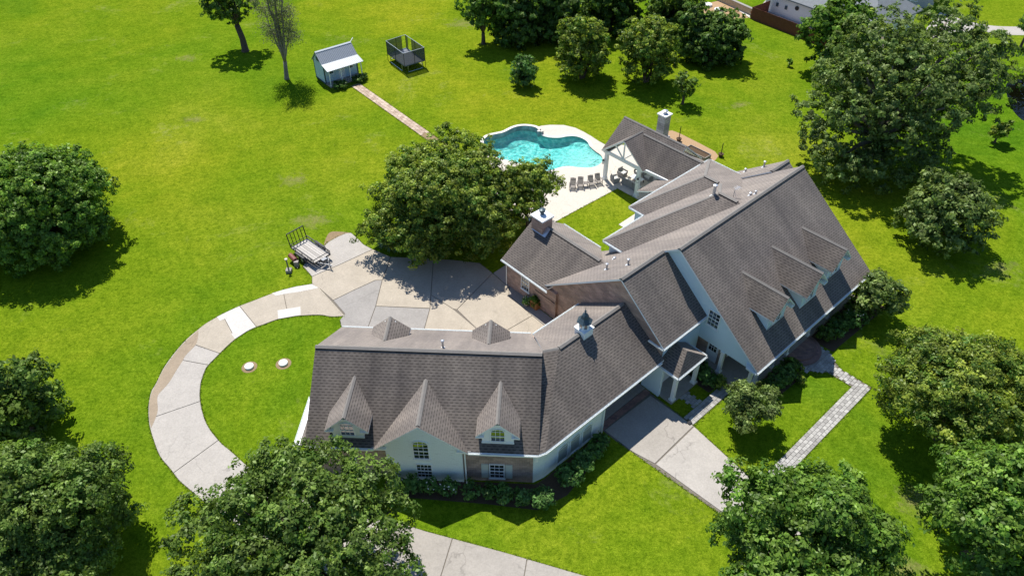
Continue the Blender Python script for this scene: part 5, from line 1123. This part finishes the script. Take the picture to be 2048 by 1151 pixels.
# --- large trees round the house
tree('broad dark oak in front of the left end of the garage', (-12.40,22.19,5.60), 5.5, 3.7, 'leaf_oak', 11, .105, 4.2, 40, 19, extra=((-5.8,.6,-.5,1.8,1.4),(5.0,-1.8,-1.2,2.3,1.7),(3.9,2.6,.4,1.9,1.5),(-2.2,3.6,-.4,1.7,1.4),(5.3,1.2,-.4,1.4,1.1),(-4.6,-3,-1,2,1.5)), gaps=.3, lobe=.34)
tree('large round tree of mixed green beside the carport drive, front right', (16.71,22.23,5.20), 4.6, 3.8, 'leaf_bright', 12, .12, 4.0, 36, 15, extra=((3.4,-.6,-1.2,2.3,1.8),(-2.6,-3.2,-.8,2.4,2.0)))
tree('dense green tree cut by the right edge, low right corner', (29.06,23.54,5.40), 4.2, 3.9, 'leaf_bright', 13, .12, 4.0, 36, 13)
tree('olive green spreading tree at the right edge, above the corner tree', (31.25,32.87,4.80), 5.3, 3.6, 'leaf_yellow', 14, .095, 3.8, 46, 16, extra=((-3.5,.6,-1.2,1.8,1.4),(2.4,2.6,.2,2.2,1.6)))
tree('small bushy green tree on the front lawn between two walks', (17.20,33.79,2.20), 1.85, 1.75, 'leaf_grey', 15, .085, 7, 34, 9, rc=.30, group=None, extra=((1.35,.6,.35,.85,.8),(-.6,.3,.7,.8,.7)))
tree('big spreading tree with yellowish tips between the court and the pool', (-6.30,57.43,4.70), 6.5, 4.4, 'leaf_yellow', 16, .11, 3.4, 42, 18, extra=((5.4,.5,-1.6,2.7,2.4),(-4.9,-2.6,-1.8,2.6,2.0),(3.5,-3.4,-1.7,3.0,2.4),(-1.5,-4.2,-2.0,3.0,2.2)))
tree('airy green tree between the big spreading tree and the pool', (1.64,59.04,4.00), 3.2, 3.3, 'leaf_yellow', 17, .11, 3.4, 34, 11, gaps=.1, multi=3, zb=1.2, trunk_off=(0,-.3))
tree('huge pale limbed oak near the pond, upper right', (39.51,70.45,8.00), 8.6, 6.2, 'leaf_grey', 18, .15, 2.2, 30, 22, bark='bark_pale', gaps=.36, rc=.46, extra=((-4.5,-2.0,-4.0,4.2,3.0),(-5.0,-4.0,-5.6,3.2,2.3),(-1.0,-5.0,-5.8,3.2,2.2),(3.6,-3.6,-5.4,3.0,2.3),(-6.2,1.0,-2.6,2.8,2.2),(5.5,2.0,3.2,4.2,3.0),(2.0,-3.0,-4.8,3.4,2.8),(8.5,0,.8,3.6,2.8),(-2,2,4.6,4,3),(10.0,3.0,3.5,2.6,2.0),(6.5,6.0,5.2,3.0,2.0)), lobe=.33, rsc=1.35, inner=.2, zb=4.0, trunk_off=(-1.0,-1.5))
tree('dark leafy tree hiding the right end of the brown fence', (42.43,93.02,5.60), 4.3, 4.8, 'leaf_bright', 19, .22, 2.0, 20, 11, extra=((-.6,-2.6,-3.2,2.6,1.9),))
tree('round dark tree alone on the right lawn below the huge oak', (40.93,56.23,4.00), 4.1, 2.9, 'leaf_grey', 20, .15, 2.6, 24, 12, skirt=7, gaps=.12, extra=((-1.8,-2.2,-1.6,1.9,1.5),(1.6,-2.0,-1.4,1.8,1.3)), multi=3, zb=.9)
tree('small round tree on the far lawn, left of two', (1.47,88.68,2.30), 1.65, 1.85, 'leaf_shrub', 21, .16, 3.6, 16, 8, skirt=7, rc=.36, gaps=.0)
tree('small open crowned tree on the far lawn, right of two', (21.32,83.76,2.40), 1.75, 1.5, 'leaf_oak', 22, .15, 3.2, 14, 8, rc=.36, gaps=.15, zb=1.1)
tree('feathery tree on the far lawn edge, left of the matching pair', (9.23,91.01,4.60), 3.5, 3.5, 'leaf_yellow', 23, .15, 2.6, 26, 12, skirt=5, gaps=.18, multi=3, zb=1.0)
tree('feathery yellow green tree on the far lawn edge, right of the pair', (17.52,89.94,4.80), 3.8, 3.8, 'leaf_yellow', 24, .15, 2.6, 26, 12, skirt=5, gaps=.2, multi=3, zb=1.0)
tree('dense dark evergreen bush tree at the end of the far tree row', (27.22,96.35,3.40), 4.0, 3.3, 'leaf_dark', 25, .20, 2.3, 20, 12, skirt=7, inner=.15, extra=((-1.5,.5,-1.6,2.8,2.0),(1.8,-.5,-1.6,2.4,1.8),(-3.0,1.5,2.0,1.8,1.5)))
# --- left side clumps
tree('big dark green tree clump at the left edge, upper one', (-44.06,55.90,4.80), 6.2, 4.7, 'leaf_bright', 26, .125, 3.0, 36, 16, skirt=7, extra=((2.2,-2.6,-1.4,3.0,2.4),(-1.8,3.4,.6,3.0,2.2),(3.8,2.4,.2,2.3,1.6),(-4,-3.5,-1.5,3,2.4)))
tree('dark conifer-like tree at the left edge, middle one', (-35.42,33.70,3.60), 2.8, 3.0, 'leaf_oak', 27, .14, 3.0, 24, 9, skirt=7, extra=((-2,-1.2,-1,2.2,2.0),))
tree('feathery dark cedar in the lower left corner', (-28.04,24.03,4.60), 4.4, 3.9, 'leaf_oak', 28, .095, 3.8, 44, 15, skirt=5, extra=((1.8,-2.2,-1.6,2.2,1.8),(-2.4,-3.2,-.8,2.4,2.2),(1.6,2.4,-.4,2.0,1.6)))
# --- far row along the top
tree('tall tree at the left end of the far tree row', (-4.09,101.70,5.20), 3.2, 4.2, 'leaf_bright', 29, .22, 1.9, 18, 9, gaps=.15)
tree('dark tall tree in the far row, second from its left end', (0.77,102.41,5.00), 4.0, 4.6, 'leaf_dark', 30, .24, 1.7, 18, 9, skirt=7)
tree('dark tall tree in the far row, behind the feathery pair', (5.71,103.89,5.00), 4.4, 4.8, 'leaf_dark', 31, .24, 1.7, 18, 9, skirt=7)
tree('dark tree in the far row, behind and between the feathery pair', (14.47,106.48,4.60), 4.8, 4.2, 'leaf_dark', 32, .24, 1.7, 18, 9, skirt=7)
tree('dark tree in the far row, behind the yellow green feathery tree', (23.33,105.48,4.40), 4.4, 3.8, 'leaf_oak', 33, .24, 1.7, 18, 9, skirt=7)
for k, (p, l_) in enumerate((((3.03,106.22), 'low shrub at the foot of the far row, left one'), ((6.85,108.82), 'low shrub at the foot of the far row, right one'))):
    tree(l_, (p[0], p[1], 1.3), 2.2, 1.5, 'leaf_dark', 40+k, .22, 2.2, 16, 6, name='shrub', cat='shrub', trunk=False)
tree('tall leafy tree with a stout trunk on the upper left lawn', (-38.81,100.07,6.50), 3.3, 4.0, 'leaf_oak', 34, .20, 1.9, 20, 10, gaps=.2, trunk_off=(1.3,-.8), zb=3.6, rsc=1.5)
# half-dead tree: bare limbs and a thin grey crown
def dead_tree():
    rng = np.random.default_rng(5); b = Vector((*(-29.70,90.60), 0)); o = thing('bare_tree', 'thin half dead tree with forked grey trunks left of the shed', 'tree', tuple(b))
    m = MB(); tips = []
    f1 = b+Vector((.2, .1, 2.4)); m.tube([b-UZ*.1, b+UZ*.2, b+Vector((.1, .05, 1.3)), f1], [.42, .32, .26, .24], 10)
    for (dx, dy, h, r_) in ((-.9, .2, 14.5, .2), (1.5, -.3, 11.5, .19), (.3, .6, 16.0, .2), (-1.9, .4, 10.2, .12), (-.2, -.4, 12.5, .12), (2.0, .5, 9.0, .1)):
        pts = [f1]; 
        for k in range(1, 8): t = k/7; pts.append(f1+Vector((dx*t+rng.normal(0, .1), dy*t+rng.normal(0, .1), (h-2.4)*t)))
        m.tube(pts, [r_*(1-.8*k/7) for k in range(8)], 8)
        for k in range(2, 8):
            for _ in range(3):
                th = rng.uniform(0, 6.28); L = rng.uniform(.8, 2.0)*(1.15-.07*k); e = pts[k]+Vector((math.cos(th)*L, math.sin(th)*L, rng.uniform(-.1, .9)*L*.6)); mid = pts[k].lerp(e, .5)+Vector((0, 0, .12))
                m.tube([pts[k], mid, e], [.05, .03, .012], 5); tips.append(e); tips.append(mid)
    m.obj('trunk', 'bark_pale', o, smooth=True)
    T = np.array([tuple(t) for t in tips]); n = len(T); k = 60; pos = np.repeat(T, k, 0)+rng.normal(0, .38, (n*k, 3)); nn = rng.normal(0, 1, (n*k, 3))
    tint = np.clip(np.stack([rng.normal(.45, .25, n*k), rng.normal(.5, .2, n*k)], 1), 0, 1)
    leaf_mesh('crown', 'leaf_dry', o, pos, nn, rng.uniform(.04, .11, n*k), tint, rng)
dead_tree()
# young magnolia and trees at the right edge
tree('young glossy magnolia by the pond at the right edge', (55.73,74.43,1.50), 1.05, 1.15, 'leaf_yellow', 35, .2, 5, 10, 6, rc=.3, zb=.6)
tree('edge of a tree reaching in at the right border near the neighbour drive', (72.24,100.56,3.20), 1.8, 2.2, 'leaf_dark', 36, .22, 2, 16, 7)
tree('edge of a tree reaching in at the right border above the pond', (68.60,91.87,2.60), 2.2, 2.0, 'leaf_dark', 37, .22, 2, 16, 7)
tree('tiny sapling on the far right lawn near the fence', (37.58,94.27,0.60), .4, .6, 'leaf_bright', 38, .14, 8, 8, 3, rc=.2, zb=.3)

# --- shrubs along the house
def shrub(label, p, r, h, mat='leaf_shrub', seed=1, group=None, leaf=.10, per=16, dens=6, name='shrub', flowers=0, cat='shrub'):
    rng = np.random.default_rng(seed); o = thing(name, label, cat, (p[0], p[1], 0), group)
    lob = [((p[0], p[1], h*.5), (r*.85, r*.85, h*.5))]
    for k in range(4): th = k*1.7+seed; lob.append(((p[0]+r*.45*math.cos(th), p[1]+r*.45*math.sin(th), h*rng.uniform(.5, .7)), (r*.5, r*.5, h*.34)))
    m = MB()
    for k in range(5): th = k*1.256+seed; m.tube([(p[0], p[1], 0), (p[0]+r*.3*math.cos(th), p[1]+r*.3*math.sin(th), h*.4), (p[0]+r*.55*math.cos(th), p[1]+r*.55*math.sin(th), h*.75)], [.035, .025, .01], 5)
    m.obj('stems', 'bark', o)
    a = foliage(rng, lob, dens, per, leaf, .24, .25, .5); leaf_mesh('foliage', mat, o, *a, rng)
    if flowers:
        th = rng.uniform(0, 6.28, flowers); ph = rng.uniform(.1, 1.3, flowers); q = np.stack([p[0]+r*np.cos(th)*np.cos(ph), p[1]+r*np.sin(th)*np.cos(ph), h*.55+h*.5*np.sin(ph)], 1)
        leaf_mesh('flowers', 'leaf_flower', o, q, rng.normal(0, .3, (flowers, 3))+[0, -.6, .8], rng.uniform(.06, .11, flowers), np.full((flowers, 2), .5), rng)['kind'] = 'stuff'
    return o
m_leaf('leaf_flower', (.75, .72, .66), (.80, .76, .70), .2)
ordn = ['first', 'second', 'third', 'fourth', 'fifth', 'sixth', 'seventh', 'eighth', 'ninth', 'tenth']
for i, (c, d, r_, h) in enumerate(((-9.3,-27.95,.75,1.15), (-8.1,-27.9,.8,1.3), (-6.9,-28.05,.6,1.1), (-5.7,-27.85,.75,1.25), (-4.2,-27.8,.75,1.2), (-2.9,-27.7,.6,1.05), (-1.9,-27.6,.8,1.3), (-.55,-27.5,.75,1.2), (.75,-27.35,.95,1.4))):
    shrub('%s rounded shrub from the left in the hedge under the garage front' % ordn[i], Q(c, d), r_*.84, h, seed=60+i, group='hedge along the garage front', flowers=10 if i in (0, 2, 3) else 0)
for i, (u, v, r_, h) in enumerate(((22.6,-18.9,.95,1.5), (23.9,-19.0,.8,1.3), (25.2,-19.2,.75,1.15), (26.3,-19.5,.6,1.0))):
    shrub('%s shrub from the garage corner along the white arched wall' % ordn[i], P(u, v), r_, h, seed=75+i, group='hedge along the white arched wall')
for i, (u, v, r_, h, lab, mt) in enumerate((
  (36.9,-17.9,.75,1.35,'dark shrub between the small portico and the porch column','leaf_shrub'), (37.2,-18.9,.7,1.2,'dark shrub against the white wall beside the small portico','leaf_dark'), (37.3,-17.1,.5,.95,'small bright sunlit shrub at the end of the porch walk','leaf_yellow'),
  (40.3,-14.2,.7,1.2,'dark rounded shrub at the main porch corner','leaf_shrub'), (41.4,-14.0,.85,1.5,'bluish rounded shrub left of the round brick steps','leaf_shrub'), (42.6,-14.1,.75,1.3,'dark shrub closest to the left side of the round steps','leaf_dark'), (42.3,-13.1,.4,.6,'small reddish shrub at the tip of the left porch bed','leaf_yellow'), (39.2,-14.3,.6,1.0,'low shrub under the gable corner of the porch','leaf_dark'),
  (48.1,-14.3,.8,1.2,'dark shrub closest to the right side of the round steps','leaf_dark'), (49.2,-13.9,.85,1.3,'rounded green shrub second from the round steps on the right','leaf_shrub'), (50.4,-14.1,.9,1.3,'dark shrub third from the round steps on the right','leaf_dark'), (51.3,-13.5,.95,1.5,'light green flowering shrub near the end of the right porch bed','leaf_shrub'), (52.6,-14.2,.9,1.4,'dark shrub at the house end of the right porch bed','leaf_dark'))):
    shrub(lab, P(u, v), r_, h, mt, seed=90+i, group='shrubs along the porch', flowers=16 if 'flowering' in lab else 0)
tree('bushy multi stemmed tree at the right front corner of the house', (30.99,45.63,2.30), 2.35, 1.9, 'leaf_grey', 110, .13, 4.2, 20, 10, rc=.36, multi=3, zb=.5, low=.5)
for i, (a, b_) in enumerate(((1.0, 4.75), (3.7, 4.7), (4.6, 4.4))):
    shrub(('low dark bush left of the shed path start', 'low dark bush right of the shed path start', 'dark bush at the right corner of the shed porch')[i], FS(a, b_, 0), (.95, .8, .6)[i], .8, 'leaf_dark', 120+i, 'bushes in front of the shed')
shrub('leafy plant growing out of the wooden planter box', POT2, .42, 1.35, 'leaf_bright', 130, name='potted_plant', cat='plant', leaf=.12)
shrub('white flowering plant in the pale round pot', POT1, .36, .85, 'leaf_shrub', 131, name='potted_plant', cat='plant', flowers=16)
# strappy palm-like plants on the near edge of the big tree
for i, p in enumerate(((-12.20,55.27), (-11.34,54.88), (-10.65,54.73))):
    rng = np.random.default_rng(140+i); o = thing('sago_plant', 'spiky green palm-like plant at the court edge, %s of three' % ('leftmost', 'middle one', 'rightmost')[i], 'plant', (p[0], p[1], 0), 'spiky plants by the court')
    for k in range(18):
        th = k*.349+rng.uniform(-.1, .1); L = rng.uniform(.8, 1.15); m = MB(); vs_ = []
        for j in range(6):
            t = j/5; c_ = Vector((p[0]+L*t*math.cos(th), p[1]+L*t*math.sin(th), .3+.75*t-.75*t*t)); w_ = .13*math.sin(math.pi*min(1, t*.9+.1)); sd2 = Vector((-math.sin(th), math.cos(th), 0))*w_; vs_ += [c_-sd2, c_+UZ*.04, c_+sd2]
        m.add(vs_, [f for j in range(5) for f in ((j*3, j*3+1, j*3+4, j*3+3), (j*3+1, j*3+2, j*3+5, j*3+4))]); m.obj('frond', 'leaf_frond', o)

# ================================================================ GRASS
def inside(px, py, poly):
    poly = np.array(poly, float); x0, y0 = poly[:, 0], poly[:, 1]; x1, y1 = np.roll(x0, -1), np.roll(y0, -1); r = np.zeros(len(px), bool)
    for a, b_, c, d in zip(x0, y0, x1, y1):
        if b_ == d: continue
        k = ((b_ > py) != (d > py)) & (px < (c-a)*(py-b_)/(d-b_)+a); r ^= k
    return r
HARD = [COURT, OUT+INN[::-1], TER, POOL,
  [(-7.94,26.09),(-5.71,25.32),(-3.87,24.79),(-0.45,23.81),(3.34,22.63),(9.34,20.81),(14.14,19.17),(6.45,16.91),(-0.70,18.02),(-9.31,20.99)],
  uvp((27.2,-28.2),(33.0,-28.2),(32.75,-16.1),(31.0,-2),(29.0,6),(25.0,6),(28.35,-8),(27.45,-19)),
  uvp((43.6,-13.0),(44.9,-12.1),(44.95,-10.05),(30.5,-10.05),(30.5,-8.95),(46.05,-8.95),(46.0,-11.5),(46.9,-13.3),(47.2,-15.2),(43.3,-15.2)),
  uvp((32.7,-17.05),(37.65,-17.05),(37.65,-16.05),(32.7,-16.05)), uvp((34.0,-18.5),(35.2,-18.5),(35.2,-17),(34.0,-17)),
  uvp((33,-32),(33,-37.3),(40.2,-37.3),(40.2,-31),(44.3,-31),(44.3,-32.6),(57,-32.6),(57,-19.5),(54.6,-19.5),(54.6,-15),(38,-15),(38,-20.3),(33,-20.3)),
  [tuple(p[:2]) for p in (Q(-15,-29),Q(0,-29),P(21.3,-20.2),P(27.3,-20.2),P(27.3,-28.3),Q(0,-39.6),Q(-15,-39.6))],
  uvp((47.2,-36.5),(50.4,-36.5),(50.4,-33.0),(44,-33.0),(44,-33.6),(47.2,-33.6)), [tuple(SP(a, b)[:2]) for a, b in ((-.3, -.62), (25, -.62), (25, .62), (-.3, .62))]]
def grass_tufts(name, label, px, py, size, mat, rng, h=1.0):
    N = len(px); th = rng.uniform(0, 6.28, N); s = size*rng.uniform(.6, 1.3, N); v = np.zeros((N, 4, 3))
    lean = rng.normal(0, .5, (N, 2))*s[:, None]; cx, sx = np.cos(th)*s*.45, np.sin(th)*s*.45
    v[:, 0, 0] = px-cx; v[:, 0, 1] = py-sx; v[:, 1, 0] = px+cx; v[:, 1, 1] = py+sx
    v[:, 2, 0] = px+cx*1.5+lean[:, 0]; v[:, 2, 1] = py+sx*1.5+lean[:, 1]; v[:, 3, 0] = px-cx*1.5+lean[:, 0]; v[:, 3, 1] = py-sx*1.5+lean[:, 1]
    v[:, 0:2, 2] = -.005; v[:, 2:4, 2] = (s*h)[:, None]
    me = bpy.data.meshes.new(name); me.vertices.add(N*4); me.vertices.foreach_set('co', v.reshape(-1).astype(np.float32)); me.loops.add(N*4); me.loops.foreach_set('vertex_index', np.arange(N*4, dtype=np.int32))
    me.polygons.add(N); me.polygons.foreach_set('loop_start', np.arange(0, N*4, 4, dtype=np.int32)); me.update(calc_edges=True)
    pat = .5+.28*np.sin(px*.21+1.3*np.sin(py*.13))+.2*np.sin(py*.33+px*.11); c = np.ones((N, 4, 4), np.float32)
    c[:, :, 0] = np.clip(.25+.45*pat+rng.normal(0, .2, N), 0, 1)[:, None]; c[:, :, 1] = np.clip(rng.normal(.48, .17, N), 0, 1)[:, None]
    at_ = me.attributes.new('tint', 'FLOAT_COLOR', 'POINT'); at_.data.foreach_set('color', c.ravel()); me.materials.append(MATS[mat])
    o = bpy.data.objects.new(name, me); COL.objects.link(o); o['kind'] = 'stuff'; o['label'] = label; o['category'] = 'grass'; return o
rng = np.random.default_rng(77)
ex, ey = [], []
for line in (OUT, INN, COURT, HARD[4], HARD[5], HARD[6], HARD[7], uvp((43.8,-40.9),(51.97,-40.68),(51.98,-37.55)), HARD[-1]):
    pts = np.array(line, float); d = np.diff(pts, axis=0); L = np.hypot(d[:, 0], d[:, 1]); k = np.maximum(1, (L*34).astype(int))
    for (p, dd, kk) in zip(pts[:-1], d, k):
        t = rng.random(kk); ex.append(p[0]+dd[0]*t+rng.normal(0, .05, kk)); ey.append(p[1]+dd[1]*t+rng.normal(0, .05, kk))
ex, ey = np.concatenate(ex), np.concatenate(ey); hb = ~inside(ex, ey, HARD[9]) & ~inside(ex, ey, HARD[10])
grass_tufts('edge_grass', 'ragged grass creeping over the concrete and paver edges', ex[hb], ey[hb], .075, 'leaf_grass', rng, .6)
